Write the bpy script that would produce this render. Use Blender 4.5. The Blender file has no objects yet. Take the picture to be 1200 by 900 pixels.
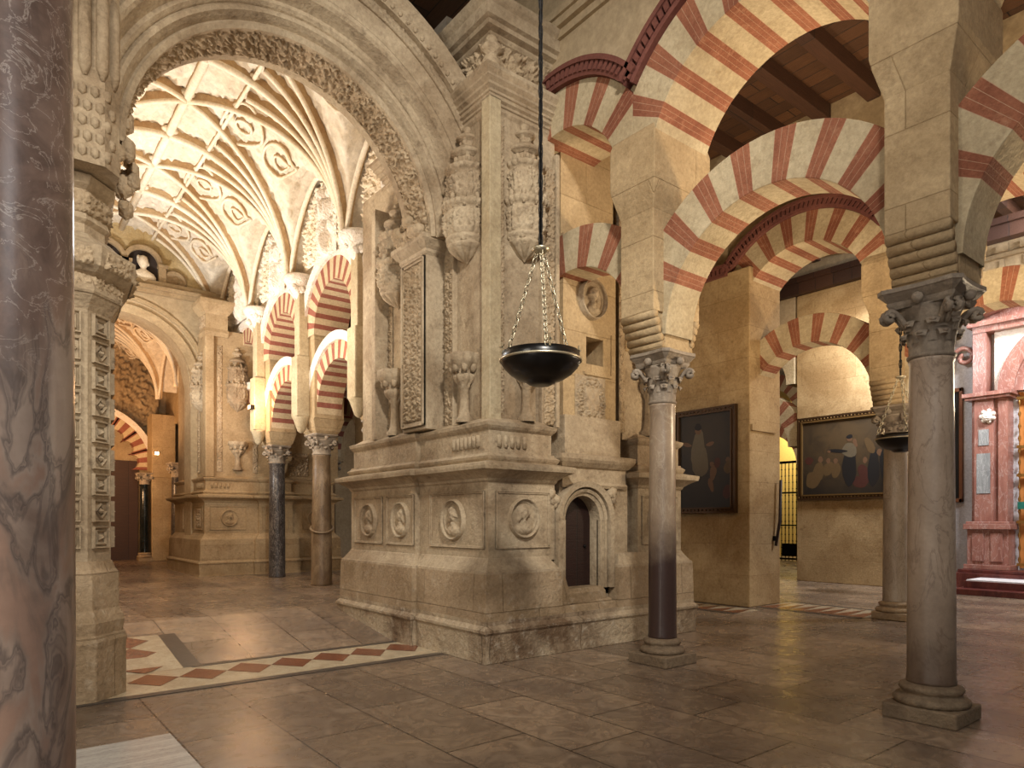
import bpy, math, random
import numpy as np
from mathutils import Vector
random.seed(5)
C = bpy.context.scene.collection
PI = math.pi

# ------------------------------------------------------------------ helpers
def lin(c):
    return tuple(((v/255)/12.92 if v/255 <= .04045 else ((v/255+.055)/1.055)**2.4) for v in c)+(1,)

class MB:
    def __init__(s): s.v=[]; s.f=[]; s.m=[]; s.s=[]
    def add(s, vs, fs, m=0, smooth=False):
        o=len(s.v); s.v.extend([tuple(map(float,p)) for p in vs])
        for i,f in enumerate(fs):
            s.f.append(tuple(o+k for k in f)); s.m.append(m if isinstance(m,int) else m[i]); s.s.append(smooth)
        return s
    def box(s, x0,x1,y0,y1,z0,z1,m=0):
        return s.add([(x0,y0,z0),(x1,y0,z0),(x1,y1,z0),(x0,y1,z0),(x0,y0,z1),(x1,y0,z1),(x1,y1,z1),(x0,y1,z1)],
              [(0,3,2,1),(4,5,6,7),(0,1,5,4),(1,2,6,5),(2,3,7,6),(3,0,4,7)],m)
    def lathe(s, prof, cx=0, cy=0, n=32, m=0, mod=None, smooth=True, caps=True):
        vs=[];k=len(prof)
        for i in range(n):
            a=2*PI*i/n
            for j,(r,z) in enumerate(prof):
                rr=r*(mod(a,z) if mod else 1)
                vs.append((cx+rr*math.cos(a),cy+rr*math.sin(a),z))
        fs=[(i*k+j,((i+1)%n)*k+j,((i+1)%n)*k+j+1,i*k+j+1) for i in range(n) for j in range(k-1)]
        s.add(vs,fs,m,smooth)
        if caps:
            o=len(s.v)-n*k
            s.f.append(tuple(o+i*k for i in range(n))[::-1]); s.m.append(m); s.s.append(False)
            s.f.append(tuple(o+i*k+k-1 for i in range(n))); s.m.append(m); s.s.append(False)
        return s
    def tube(s, pts, r, n=8, m=0, closed=False, up=(0,0,1)):
        pts=[Vector(p) for p in pts]; N=len(pts); vs=[]
        for i,p in enumerate(pts):
            a=pts[(i-1)%N] if (closed or i>0) else p; b=pts[(i+1)%N] if (closed or i<N-1) else p
            t=(b-a).normalized(); u=Vector(up)
            if abs(t.dot(u))>.95: u=Vector((1,0,0))
            e1=t.cross(u).normalized(); e2=t.cross(e1)
            rr=r[i] if isinstance(r,(list,tuple)) else r
            for k in range(n):
                q=2*PI*k/n; vs.append(p+e1*rr*math.cos(q)+e2*rr*math.sin(q))
        L=N if closed else N-1
        fs=[(i*n+k,i*n+(k+1)%n,((i+1)%N)*n+(k+1)%n,((i+1)%N)*n+k) for i in range(L) for k in range(n)]
        if not closed: fs+=[tuple(range(n))[::-1],tuple((N-1)*n+k for k in range(n))]
        return s.add(vs,fs,m,True)
    def sweep(s, poly, prof, m=0, cap=True):
        # poly: CCW closed plan outline; prof: list of (outward offset, z)
        n=len(poly); nor=[]
        for i in range(n):
            a=Vector(poly[i-1]);b=Vector(poly[i]);c=Vector(poly[(i+1)%n])
            d1=(b-a).normalized(); d2=(c-b).normalized()
            n1=Vector((d1.y,-d1.x)); n2=Vector((d2.y,-d2.x)); mm=(n1+n2); mm=mm/max(.3,(mm.dot(n1)))
            nor.append(mm)
        vs=[(poly[i][0]+nor[i].x*o,poly[i][1]+nor[i].y*o,z) for o,z in prof for i in range(n)]
        fs=[(j*n+i,j*n+(i+1)%n,(j+1)*n+(i+1)%n,(j+1)*n+i) for j in range(len(prof)-1) for i in range(n)]
        if cap: fs+=[tuple(range(n))[::-1],tuple((len(prof)-1)*n+i for i in range(n))]
        return s.add(vs,fs,m)
    def grid(s, P, m=0, smooth=True):
        # P array (a,b,3)
        a,b=P.shape[:2]; vs=[tuple(p) for p in P.reshape(-1,3)]
        fs=[(i*b+j,(i+1)*b+j,(i+1)*b+j+1,i*b+j+1) for i in range(a-1) for j in range(b-1)]
        return s.add(vs,fs,m,smooth)
    def sphere(s,c,r,n=10,m=0,sc=(1,1,1)):
        vs=[];k=n//2+1
        for j in range(k):
            t=PI*j/(k-1)
            for i in range(n):
                a=2*PI*i/n; vs.append((c[0]+sc[0]*r*math.sin(t)*math.cos(a),c[1]+sc[1]*r*math.sin(t)*math.sin(a),c[2]-sc[2]*r*math.cos(t)))
        fs=[(j*n+i,j*n+(i+1)%n,(j+1)*n+(i+1)%n,(j+1)*n+i) for j in range(k-1) for i in range(n)]
        return s.add(vs,fs,m,True)
    def build(s, name, mats, parent=None, bevel=0, loc=None):
        me=bpy.data.meshes.new(name)
        off=(0,0,0)
        if loc: off=loc
        me.from_pydata([(a-off[0],b-off[1],c-off[2]) for a,b,c in s.v],[],s.f)
        if not isinstance(mats,(list,tuple)): mats=[mats]
        for q in mats: me.materials.append(q)
        me.polygons.foreach_set('material_index',s.m); me.polygons.foreach_set('use_smooth',s.s)
        me.update()
        o=bpy.data.objects.new(name,me); C.objects.link(o)
        if loc: o.location=loc
        if parent: o.parent=parent
        if bevel:
            b=o.modifiers.new('b','BEVEL'); b.width=bevel; b.segments=2; b.limit_method='ANGLE'; b.angle_limit=.6
        return o

def tag(o,label,cat,group=None,kind=None):
    if label: o['label']=label
    if cat: o['category']=cat
    if group: o['group']=group
    if kind: o['kind']=kind
    return o
def thing(name,label,cat,loc=(0,0,0),group=None,rz=0):
    o=bpy.data.objects.new(name,None); o.empty_display_size=.1; C.objects.link(o); o.location=loc; o.rotation_euler=(0,0,rz)
    return tag(o,label,cat,group)
def struct(o): o['kind']='structure'; return o
def copy_tree(o,parent=None):
    c=o.copy(); C.objects.link(c)
    if parent: c.parent=parent
    for ch in list(o.children): copy_tree(ch,c)
    return c

# ------------------------------------------------------------------ materials
def newmat(name):
    m=bpy.data.materials.new(name); m.use_nodes=True; nt=m.node_tree; nt.nodes.clear()
    out=nt.nodes.new('ShaderNodeOutputMaterial'); b=nt.nodes.new('ShaderNodeBsdfPrincipled')
    nt.links.new(b.outputs[0],out.inputs[0]); return m,nt,b
def N(nt,t,**k):
    n=nt.nodes.new(t)
    for a,b in k.items():
        if a in n.inputs: n.inputs[a].default_value=b
        else: setattr(n,a,b)
    return n
def L(nt,a,b): nt.links.new(a,b)
def noise(nt,vec,scale,detail=4,rough=.6,dist=0):
    n=N(nt,'ShaderNodeTexNoise'); n.inputs['Scale'].default_value=scale; n.inputs['Detail'].default_value=detail
    n.inputs['Roughness'].default_value=rough; n.inputs['Distortion'].default_value=dist
    L(nt,vec,n.inputs['Vector']); return n.outputs['Fac']
def ramp(nt,fac,stops):
    r=N(nt,'ShaderNodeValToRGB'); e=r.color_ramp.elements
    while len(e)<len(stops): e.new(.5)
    for q,(p,c) in zip(e,stops): q.position=p; q.color=c
    L(nt,fac,r.inputs[0]); return r.outputs[0]
def mix(nt,fac,a,b,mode='MIX'):
    n=N(nt,'ShaderNodeMix',data_type='RGBA',blend_type=mode)
    for s,v in ((0,fac),(6,a),(7,b)):
        if isinstance(v,(int,float)): n.inputs[s].default_value=v
        elif isinstance(v,tuple): n.inputs[s].default_value=v
        else: L(nt,v,n.inputs[s])
    return n.outputs[2]
def math_(nt,op,a,b=0.):
    n=N(nt,'ShaderNodeMath',operation=op)
    for s,v in ((0,a),(1,b)):
        if isinstance(v,(int,float)): n.inputs[s].default_value=v
        else: L(nt,v,n.inputs[s])
    return n.outputs[0]
def bump(nt,b,h,strength=.4,dist=.02):
    n=N(nt,'ShaderNodeBump'); n.inputs['Strength'].default_value=strength; n.inputs['Distance'].default_value=dist
    L(nt,h,n.inputs['Height']); L(nt,n.outputs[0],b.inputs['Normal'])
def pos(nt): return N(nt,'ShaderNodeNewGeometry').outputs['Position']
def axes(nt,p,k):
    # k: linear rows giving new vector
    sp=N(nt,'ShaderNodeSeparateXYZ'); L(nt,p,sp.inputs[0]); cb=N(nt,'ShaderNodeCombineXYZ')
    for i,row in enumerate(k):
        acc=None
        for j,w in enumerate(row):
            if w:
                t=math_(nt,'MULTIPLY',sp.outputs[j],float(w)); acc=t if acc is None else math_(nt,'ADD',acc,t)
        if acc is not None: L(nt,acc,cb.inputs[i])
    return cb.outputs[0]

def stone(name,c1,c2,c3=None,joints=None,rough=.85,bs=.5,fine=22,pit=True,jc=None):
    m,nt,b=newmat(name); p=pos(nt)
    n1=noise(nt,p,.9,5,.65,.4); n2=noise(nt,p,7,6,.7); n3=noise(nt,p,fine,4,.7)
    col=mix(nt,ramp(nt,n1,[(.4,(0,0,0,1)),(.62,(1,1,1,1))]),lin(c1),lin(c2))
    if c3: col=mix(nt,math_(nt,'MULTIPLY',ramp(nt,n2,[(.55,(0,0,0,1)),(.72,(1,1,1,1))]),.6),col,lin(c3))
    col=mix(nt,.45,col,ramp(nt,n3,[(.3,(.34,.31,.28,1)),(.7,(1,1,1,1))]),'MULTIPLY')
    h=math_(nt,'ADD',math_(nt,'MULTIPLY',n2,.6),math_(nt,'MULTIPLY',n3,.5))
    if joints:
        v=axes(nt,p,[(1,1,0),(0,0,1),(0,0,0)])
        w=N(nt,'ShaderNodeTexBrick'); L(nt,v,w.inputs['Vector']); w.inputs['Scale'].default_value=1
        w.inputs['Brick Width'].default_value=joints[0]; w.inputs['Row Height'].default_value=joints[1]
        w.inputs['Mortar Size'].default_value=.007; w.inputs['Mortar Smooth'].default_value=.6
        w.inputs['Color1'].default_value=(.86,.84,.82,1); w.inputs['Color2'].default_value=(1,1,1,1); w.inputs['Mortar'].default_value=jc or (.72,.68,.62,1)
        col=mix(nt,.8,col,w.outputs['Color'],'MULTIPLY')
        h=math_(nt,'SUBTRACT',h,math_(nt,'MULTIPLY',w.outputs['Fac'],.5))
    L(nt,col,b.inputs['Base Color']); b.inputs['Roughness'].default_value=rough; b.inputs['Specular IOR Level'].default_value=.25
    bump(nt,b,h,bs,.03); return m

def carvedstone(name,c1,c2,c3):
    m,nt,b=newmat(name); p=pos(nt)
    n1=noise(nt,p,1.1,5,.65,.4); n2=noise(nt,p,9,6,.7); n3=noise(nt,p,26,3,.7,1.5)
    col=mix(nt,ramp(nt,n1,[(.35,(0,0,0,1)),(.68,(1,1,1,1))]),lin(c1),lin(c2))
    col=mix(nt,math_(nt,'MULTIPLY',ramp(nt,n2,[(.5,(0,0,0,1)),(.7,(1,1,1,1))]),.6),col,lin(c3))
    v=N(nt,'ShaderNodeTexVoronoi',feature='SMOOTH_F1'); v.inputs['Scale'].default_value=24; v.inputs['Smoothness'].default_value=.4
    mp=N(nt,'ShaderNodeVectorMath',operation='ADD'); L(nt,p,mp.inputs[0]); nn=N(nt,'ShaderNodeTexNoise'); nn.inputs['Scale'].default_value=9; L(nt,p,nn.inputs['Vector'])
    sc_=N(nt,'ShaderNodeVectorMath',operation='SCALE'); L(nt,nn.outputs['Color'],sc_.inputs[0]); sc_.inputs['Scale'].default_value=.09; L(nt,sc_.outputs[0],mp.inputs[1]); L(nt,mp.outputs[0],v.inputs['Vector'])
    h=math_(nt,'ADD',math_(nt,'MULTIPLY',v.outputs['Distance'],-1.6),math_(nt,'MULTIPLY',n3,.5))
    L(nt,col,b.inputs['Base Color']); b.inputs['Roughness'].default_value=.9; b.inputs['Specular IOR Level'].default_value=.2
    bump(nt,b,h,.55,.022); return m
def marble(name,base,vein,dark,scale=1.,streak=(1,1,.35),rough=.3,patch=None,lowdark=None):
    m,nt,b=newmat(name); p=pos(nt)
    mp=N(nt,'ShaderNodeMapping'); mp.inputs['Scale'].default_value=streak; mp.inputs['Rotation'].default_value=(.5,.35,.2); L(nt,p,mp.inputs[0])
    n1=noise(nt,mp.outputs[0],2.2*scale,8,.6,.7); n2=noise(nt,mp.outputs[0],4*scale,8,.6,1.1); n3=noise(nt,p,24*scale,4,.6)
    col=mix(nt,ramp(nt,n1,[(.38,(0,0,0,1)),(.62,(1,1,1,1))]),lin(base),lin(vein))
    col=mix(nt,ramp(nt,n2,[(.47,(0,0,0,1)),(.497,(.6,.6,.6,1)),(.52,(0,0,0,1))]),col,lin(dark))
    if patch:
        n4=noise(nt,p,2.0,3,.5,.5); col=mix(nt,ramp(nt,n4,[(.58,(0,0,0,1)),(.62,(1,1,1,1))]),col,lin(patch))
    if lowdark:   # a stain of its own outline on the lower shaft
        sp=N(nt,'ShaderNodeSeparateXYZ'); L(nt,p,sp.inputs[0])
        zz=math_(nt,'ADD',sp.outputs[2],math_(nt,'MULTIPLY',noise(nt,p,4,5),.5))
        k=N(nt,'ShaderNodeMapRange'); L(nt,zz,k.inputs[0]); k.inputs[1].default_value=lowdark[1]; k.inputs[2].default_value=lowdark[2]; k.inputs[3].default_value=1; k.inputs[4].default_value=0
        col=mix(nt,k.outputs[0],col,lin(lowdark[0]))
    col=mix(nt,.3,col,ramp(nt,n3,[(.3,(.5,.5,.5,1)),(.7,(1,1,1,1))]),'MULTIPLY')
    L(nt,col,b.inputs['Base Color']); b.inputs['Roughness'].default_value=rough
    bump(nt,b,n3,.12,.01); return m

def frontmarble():
    m,nt,b=newmat('veined_front_marble'); p=pos(nt)
    v=axes(nt,p,[(1.6,-1.2,.55),(.9,1.6,-.3),(0,0,.12)])
    n1=noise(nt,v,2.2,6,.55,.8); n2=noise(nt,v,3.6,4.5,.5,.7); n3=noise(nt,p,3.2,7,.6,1.5); n4=noise(nt,p,20,4,.6)
    col=mix(nt,ramp(nt,n1,[(.38,(0,0,0,1)),(.6,(1,1,1,1))]),lin((176,158,144)),lin((132,112,100)))
    col=mix(nt,ramp(nt,n2,[(.36,(1,1,1,1)),(.44,(0,0,0,1))]),col,lin((158,130,114)))
    col=mix(nt,ramp(nt,n2,[(.44,(0,0,0,1)),(.485,(.8,.8,.8,1)),(.495,(.2,.2,.2,1)),(.51,(.6,.6,.6,1)),(.54,(0,0,0,1))]),col,lin((92,82,78)))
    sp=N(nt,'ShaderNodeSeparateXYZ'); L(nt,p,sp.inputs[0])
    zz=math_(nt,'ADD',sp.outputs[2],math_(nt,'MULTIPLY',n1,2.2))
    k=N(nt,'ShaderNodeMapRange'); L(nt,zz,k.inputs[0]); k.inputs[1].default_value=3.1; k.inputs[2].default_value=3.7
    dark=mix(nt,ramp(nt,n3,[(.4,(0,0,0,1)),(.62,(1,1,1,1))]),lin((112,92,84)),lin((150,126,114)))
    dark=mix(nt,ramp(nt,n3,[(.3,(1,1,1,1)),(.34,(0,0,0,1))]),dark,lin((38,36,44)))
    dark=mix(nt,ramp(nt,noise(nt,p,7,8,.6,1.2),[(.485,(0,0,0,1)),(.5,(.9,.9,.9,1)),(.515,(0,0,0,1))]),dark,lin((206,190,178)))
    col=mix(nt,math_(nt,'MULTIPLY',k.outputs[0],.85),col,dark)
    col=mix(nt,.25,col,ramp(nt,n4,[(.3,(.5,.5,.5,1)),(.7,(1,1,1,1))]),'MULTIPLY')
    L(nt,col,b.inputs['Base Color']); b.inputs['Roughness'].default_value=.3; bump(nt,b,n4,.1,.01); return m

def plain(name,c,rough=.6,metal=0,spec=.5,emit=None):
    m,nt,b=newmat(name); p=pos(nt); n=noise(nt,p,12,4)
    col=mix(nt,.35,lin(c),ramp(nt,n,[(.3,(.6,.6,.6,1)),(.7,(1,1,1,1))]),'MULTIPLY')
    L(nt,col,b.inputs['Base Color']); b.inputs['Roughness'].default_value=rough; b.inputs['Metallic'].default_value=metal
    b.inputs['Specular IOR Level'].default_value=spec
    if emit: b.inputs['Emission Color'].default_value=lin(c); b.inputs['Emission Strength'].default_value=emit
    return m

def wood(name,c1,c2,board,axis,rough=.6):
    m,nt,b=newmat(name); p=pos(nt)
    k=[(0,1,0),(1,0,0),(0,0,1)] if axis=='y' else [(1,0,0),(0,1,0),(0,0,1)]
    v=axes(nt,p,k)
    w=N(nt,'ShaderNodeTexBrick'); L(nt,v,w.inputs['Vector']); w.inputs['Scale'].default_value=1
    w.inputs['Brick Width'].default_value=2.2; w.inputs['Row Height'].default_value=board; w.inputs['Mortar Size'].default_value=.008
    w.inputs['Color1'].default_value=lin(c1); w.inputs['Color2'].default_value=lin(c2); w.inputs['Mortar'].default_value=(.01,.006,.004,1)
    mp=N(nt,'ShaderNodeMapping'); mp.inputs['Scale'].default_value=(1.2,14,14); L(nt,v,mp.inputs[0])
    g=noise(nt,mp.outputs[0],3,6,.7,.6)
    col=mix(nt,.7,w.outputs['Color'],ramp(nt,g,[(.3,(.4,.36,.33,1)),(.7,(1,1,1,1))]),'MULTIPLY')
    L(nt,col,b.inputs['Base Color']); b.inputs['Roughness'].default_value=rough
    bump(nt,b,math_(nt,'SUBTRACT',g,w.outputs['Fac']),.4,.02); return m

M={}
M['carved']=stone('carved_limestone',(194,176,148),(152,132,106),(104,86,66),bs=.9)
M['plinth']=stone('plinth_limestone',(186,164,134),(148,126,97),(204,190,168),joints=(1.15,.6),bs=1.1)
M['carved_far']=stone('far_limestone',(186,164,130),(160,137,104),(140,116,84),bs=.5)
M['plinth_far']=stone('far_plinth_limestone',(186,164,130),(156,132,98),(130,104,76),joints=(.62,.36),bs=.6)
M['ashlar']=stone('arcade_ashlar',(196,172,134),(172,148,112),(150,126,94),joints=(1.3,.62),bs=.6)
M['ring']=stone('voussoir_stone',(200,184,152),(176,158,126),(150,130,100),bs=.6,rough=.9)
M['mortar']=stone('pale_mortar',(196,160,132),(174,138,112),bs=.4)
M['worn']=stone('flaking_base_stone',(196,178,150),(120,98,76),(206,196,178),joints=(1.5,.7),bs=1.3,fine=14)
M['brick']=stone('red_brick',(164,108,82),(132,80,60),(190,142,112),bs=.9,rough=.9,fine=30)
M['redpaint']=stone('red_painted_voussoir',(162,102,84),(142,86,72),(176,124,102),bs=.4)
M['whitepaint']=stone('cream_painted_voussoir',(214,194,160),(196,174,138),bs=.3)
M['moulding']=stone('dark_red_moulding',(122,76,66),(98,58,52),bs=.4)
M['wall']=stone('warm_wall_ashlar',(188,162,120),(158,130,90),(128,100,64),joints=(1.5,.62),bs=.45)
M['relief']=carvedstone('deep_carved_limestone',(184,164,136),(152,132,104),(112,94,72))
M['relief_white']=carvedstone('deep_carved_stucco',(236,226,208),(216,198,168),(178,146,108))
M['plaster']=stone('cream_plaster',(190,170,138),(172,152,120),bs=.2,fine=10)
M['capital']=stone('grey_capital_marble',(168,154,136),(136,123,108),(186,172,152),bs=.5,rough=.6)
M['vaultweb']=stone('vault_stucco',(232,222,204),(220,206,182),(196,172,136),bs=.9,fine=9)
M['vaultrib']=stone('vault_rib_stucco',(244,234,214),(232,216,188),bs=.3)
M['vaulttan']=stone('vault_tan_relief',(206,178,138),(184,150,110),(224,204,170),bs=.9,fine=16)
M['endblock']=stone('end_wall_block',(214,194,152),(196,172,124),(224,208,172),joints=(.7,.3),bs=.4)
M['niche']=plain('dark_recess_tone',(48,38,34),.9)
M['white']=stone('white_plaster',(226,226,228),(212,212,216),joints=(1.4,1.1),bs=.1,jc=(.8,.8,.82,1))
M['whitestucco']=carvedstone('white_stucco_relief',(232,226,216),(216,204,190),(190,170,146))
M['redmarble']=marble('red_marble',(160,112,98),(136,88,76),(190,166,156),1.5,rough=.35)
M['greymarble']=marble('grey_marble_inlay',(150,152,150),(124,126,126),(196,196,194),2,rough=.3)
M['redmarble_dark']=marble('dark_red_marble',(96,46,40),(74,34,32),(120,70,60),1.5,rough=.3)
M['wood']=wood('ceiling_boards',(98,64,38),(66,42,25),.3,'y')
M['beam']=wood('beam_wood',(78,48,30),(60,36,24),.5,'x')
M['doorwood']=wood('door_wood',(46,20,13),(34,14,9),.12,'x')
M['black']=plain('black_enamel',(10,9,9),.3)
M['iron']=plain('black_iron',(22,20,19),.5,.7)
M['silver']=plain('worn_silver',(196,186,160),.35,.8)
M['brass']=plain('dull_brass',(176,136,76),.4,.9)
M['gilt']=plain('dark_gilt_frame',(74,52,30),.45,.5)
M['giltline']=plain('gilt_line',(132,104,62),.4,.6)
M['giltred']=plain('red_gilt_frame',(120,74,46),.5,.2)
M['green']=plain('green_sign',(24,104,88),.5)
M['blackmarble']=marble('black_marble',(30,34,34),(18,22,22),(60,64,62),2,rough=.15)
M['col_front']=frontmarble()
M['basestone']=stone('worn_base_stone',(150,132,108),(116,98,78),(90,74,58),bs=1.,rough=.7)
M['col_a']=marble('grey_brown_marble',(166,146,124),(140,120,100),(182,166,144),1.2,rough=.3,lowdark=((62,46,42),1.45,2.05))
M['col_b']=marble('pinkish_grey_marble',(178,158,138),(154,134,114),(120,100,84),1.1,rough=.42,lowdark=((86,68,54),.5,1.5))
M['col_c']=marble('pale_grey_marble',(172,158,140),(150,134,116),(120,104,88),1.8,rough=.4)
M['col_dark']=marble('dark_speckled_marble',(72,66,64),(50,46,46),(176,168,158),3.2,rough=.3)
M['col_brown']=marble('brown_mottled_marble',(150,128,100),(112,90,66),(70,54,42),2.2,rough=.4)
M['flesh']=plain('painted_flesh',(104,76,54),.6)
M['cloth_white']=plain('painted_white_cloth',(98,88,70),.6)
M['cloth_red']=plain('painted_red_cloth',(70,34,26),.6)
M['cloth_dark']=plain('painted_dark_cloth',(20,18,19),.6)
M['cloth_gold']=plain('painted_gold_cloth',(90,70,42),.6)
M['inlaydark']=stone('dark_inlay_stone',(88,80,72),(74,66,60),bs=.1,rough=.3)
M['inlayred']=marble('red_brown_inlay',(126,74,50),(106,58,40),(150,96,70),3,rough=.25)
M['inlaycream']=marble('cream_inlay',(196,182,154),(178,162,134),(150,134,110),2,rough=.25)
M['whiteslab']=marble('white_streaked_slab',(206,204,198),(184,182,176),(120,120,120),1.2,streak=(.4,5,1),rough=.2)

def paint(name,dark,light,spot,cu,cv,cz,rad):
    m,nt,b=newmat(name); p=pos(nt)
    n=noise(nt,p,2.6,6,.6,.8)
    vm=N(nt,'ShaderNodeVectorMath',operation='DISTANCE'); L(nt,p,vm.inputs[0]); vm.inputs[1].default_value=(cu,cv,cz)
    d=math_(nt,'ADD',vm.outputs['Value'],math_(nt,'MULTIPLY',n,.9))
    col=mix(nt,ramp(nt,math_(nt,'DIVIDE',d,rad),[(.35,(1,1,1,1)),(1.,(0,0,0,1))]),lin(dark),lin(light))
    col=mix(nt,ramp(nt,n,[(.5,(0,0,0,1)),(.75,(.6,.6,.6,1))]),col,lin(spot))
    L(nt,col,b.inputs['Base Color']); b.inputs['Roughness'].default_value=.55; return m
M['canvas1']=paint('dark_canvas',(22,20,18),(50,40,28),(34,31,26),11.9,8.6,3.4,1.9)
M['canvas2']=paint('golden_canvas',(26,22,18),(78,62,40),(46,37,26),18.4,8.8,4.0,2.2)

# floor
def floor_mat():
    m,nt,b=newmat('polished_stone_slabs'); p=pos(nt)
    v=axes(nt,p,[(0,1,0),(1,0,0),(0,0,0)])
    add=N(nt,'ShaderNodeVectorMath',operation='ADD'); L(nt,v,add.inputs[0]); add.inputs[1].default_value=(.15,-.5,0)
    w=N(nt,'ShaderNodeTexBrick'); L(nt,add.outputs[0],w.inputs['Vector']); w.inputs['Scale'].default_value=1
    w.offset=.37; w.offset_frequency=2
    w.inputs['Brick Width'].default_value=1.45; w.inputs['Row Height'].default_value=.74; w.inputs['Mortar Size'].default_value=.008; w.inputs['Mortar Smooth'].default_value=.2
    w.inputs['Color1'].default_value=(.55,.54,.54,1); w.inputs['Color2'].default_value=(1.,1.,1.,1); w.inputs['Mortar'].default_value=(.07,.055,.045,1)
    n1=noise(nt,p,.8,6,.6,.8); n2=noise(nt,p,3,8,.65,1.6); n3=noise(nt,p,16,4,.6)
    col=mix(nt,ramp(nt,n1,[(.35,(0,0,0,1)),(.65,(1,1,1,1))]),lin((160,138,114)),lin((122,106,92)))
    col=mix(nt,ramp(nt,n2,[(.45,(0,0,0,1)),(.5,(.55,.55,.55,1)),(.56,(0,0,0,1))]),col,lin((92,74,60)))
    col=mix(nt,ramp(nt,n2,[(.58,(0,0,0,1)),(.72,(.5,.5,.5,1))]),col,lin((184,164,142)))
    col=mix(nt,1.,col,w.outputs['Color'],'MULTIPLY')
    L(nt,col,b.inputs['Base Color'])
    r=ramp(nt,n2,[(.3,(.2,.2,.2,1)),(.7,(.38,.38,.38,1))]); L(nt,r,b.inputs['Roughness'])
    bump(nt,b,math_(nt,'SUBTRACT',math_(nt,'MULTIPLY',n3,.12),w.outputs['Fac']),.25,.01); return m
M['floor']=floor_mat()

# ------------------------------------------------------------------ relief height fields (unit square -> height 0..1)
def foliage(x,y,seed=0,s=1.):
    # mirrored scrolls with leaf lobes; x,y in metres, s = scroll size
    cy=np.floor(y/s); fy=(y/s-cy)-.5; cx=np.floor(x/s); fx=(x/s-cx)-.5
    sg=np.where((cy+cx)%2==0,1.,-1.)
    r=np.hypot(fx,fy)+1e-6; t=np.arctan2(fy,fx*sg)
    sp=np.cos(t*1.+r*15+seed); lobes=.5+.5*np.cos(t*6-r*22*sg+seed)
    h=np.clip(sp*.7+.35,0,1)*np.clip(1.25-r*1.6,0,1)*(.6+.4*lobes)
    k=2*PI/s
    h2=.5+.5*np.sin(x*k*2.3+1.7*np.sin(y*k*1.1+seed)+seed)*np.sin(y*k*1.9+1.5*np.sin(x*k*1.3))
    h3=.5+.5*np.sin(x*k*5.1+2*np.sin(y*k*3+seed))*np.sin(y*k*4.7+2*np.sin(x*k*2.2))
    return np.clip(h*.65+np.clip(h2-.45,0,1)*.7+h3*.22,0,1)
def blobs(x,y,els):
    h=np.zeros_like(x)
    for (cx,cy,rx,ry,a,d) in els:
        c,s=math.cos(a),math.sin(a); u=((x-cx)*c+(y-cy)*s)/rx; v=(-(x-cx)*s+(y-cy)*c)/ry
        h=np.maximum(h,d*np.sqrt(np.clip(1-u*u-v*v,0,1)))
    return h
def bust(x,y,flip=1,seed=0):
    # x,y in -1..1 : ring + profile bust
    r=np.hypot(x,y); ring=np.exp(-((r-.93)/.06)**2)*.8+np.exp(-((r-.8)/.03)**2)*.3
    x=x*flip
    b=blobs(x,y,[(0,.22,.27,.36,0,.9),(-.26,.18,.1,.07,-.3,.7),(.1,.38,.3,.26,.4,.75),(.02,-.2,.15,.25,.1,.6),(0,-.55,.55,.26,0,.75),(.28,.1,.14,.3,.2,.6),(-.1,-.42,.3,.2,.6,.7)])
    n=.08*np.sin(x*19+seed)*np.sin(y*23+np.sin(x*9))
    return np.where(r<.8,np.maximum(b+np.where(b>.05,n,0),0),ring)
def figure(x,y,seed=0):
    rs=np.random.RandomState(seed); a=rs.uniform(-.2,.2)
    b=blobs(x,y,[(a*.3,.68,.13,.17,0,.9),(0,.25,.26,.34,a,.8),(0,-.35,.3,.55,-a,.75),(-.32,.2,.09,.34,.4+a,.7),(.32,.25,.09,.36,-.5+a,.7),(-.12,-.6,.13,.35,.1,.85),(.16,-.6,.12,.35,-.15,.8),(-.5,-.2,.16,.2,0,.4),(.5,-.3,.16,.22,0,.45),(.45,.6,.2,.18,.5,.4),(-.45,.65,.2,.16,-.4,.4)])
    return np.clip(b+.1*np.sin(x*16+y*6+seed)*np.sin(y*13),0,1)
def relief(mb,mapf,a0,a1,b0,b1,hf,depth,na,nb,m=0):
    A,B=np.meshgrid(np.linspace(a0,a1,na),np.linspace(b0,b1,nb),indexing='ij')
    H=hf(A,B)*depth
    e=np.ones_like(H); e[0,:]=0;e[-1,:]=0;e[:,0]=0;e[:,-1]=0
    P=np.stack(mapf(A,B,H*e),-1); mb.grid(P,m); return mb
def onU(U,d=-1):   # panel on a plane U=const: a=V, b=z; relief grows along d
    return lambda a,b,h:(U+d*h,a,b)
def onV(V,d=-1):
    return lambda a,b,h:(a,V+d*h,b)

# ------------------------------------------------------------------ columns
def leaf(mb,ang,r0,z0,h,w,curl,m=0):
    na,nb=7,11; P=np.zeros((na,nb,3))
    for j in range(nb):
        t=j/(nb-1)
        if t<.72:
            q=t/.72; rr=r0+curl*.35*q**2; zz=z0+h*q*.96
        else:
            q=(t-.72)/.28; rr=r0+curl*(.35+.65*math.sin(q*PI*.62)); zz=z0+h*(.96+.06*math.sin(q*PI))-h*.24*q**2
        ww=w*(1.0-.12*t)*(1 if t<.8 else 1-(t-.8)*1.6)*(1+.1*math.sin(t*22))
        for i in range(na):
            q=(i/(na-1)-.5)*2
            rad=rr-.22*w*q*q+(.05*w if i==na//2 else 0)-.04*w*(i%2); a=ang+q*ww/(rr)
            P[i,j]=(rad*math.cos(a),rad*math.sin(a),zz-.1*w*q*q)
    mb.grid(P,m)
    mb.sphere(((r0+curl*.8)*math.cos(ang),(r0+curl*.8)*math.sin(ang),z0+h*.86),w*.42,8,m,(1,1,.62))
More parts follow.
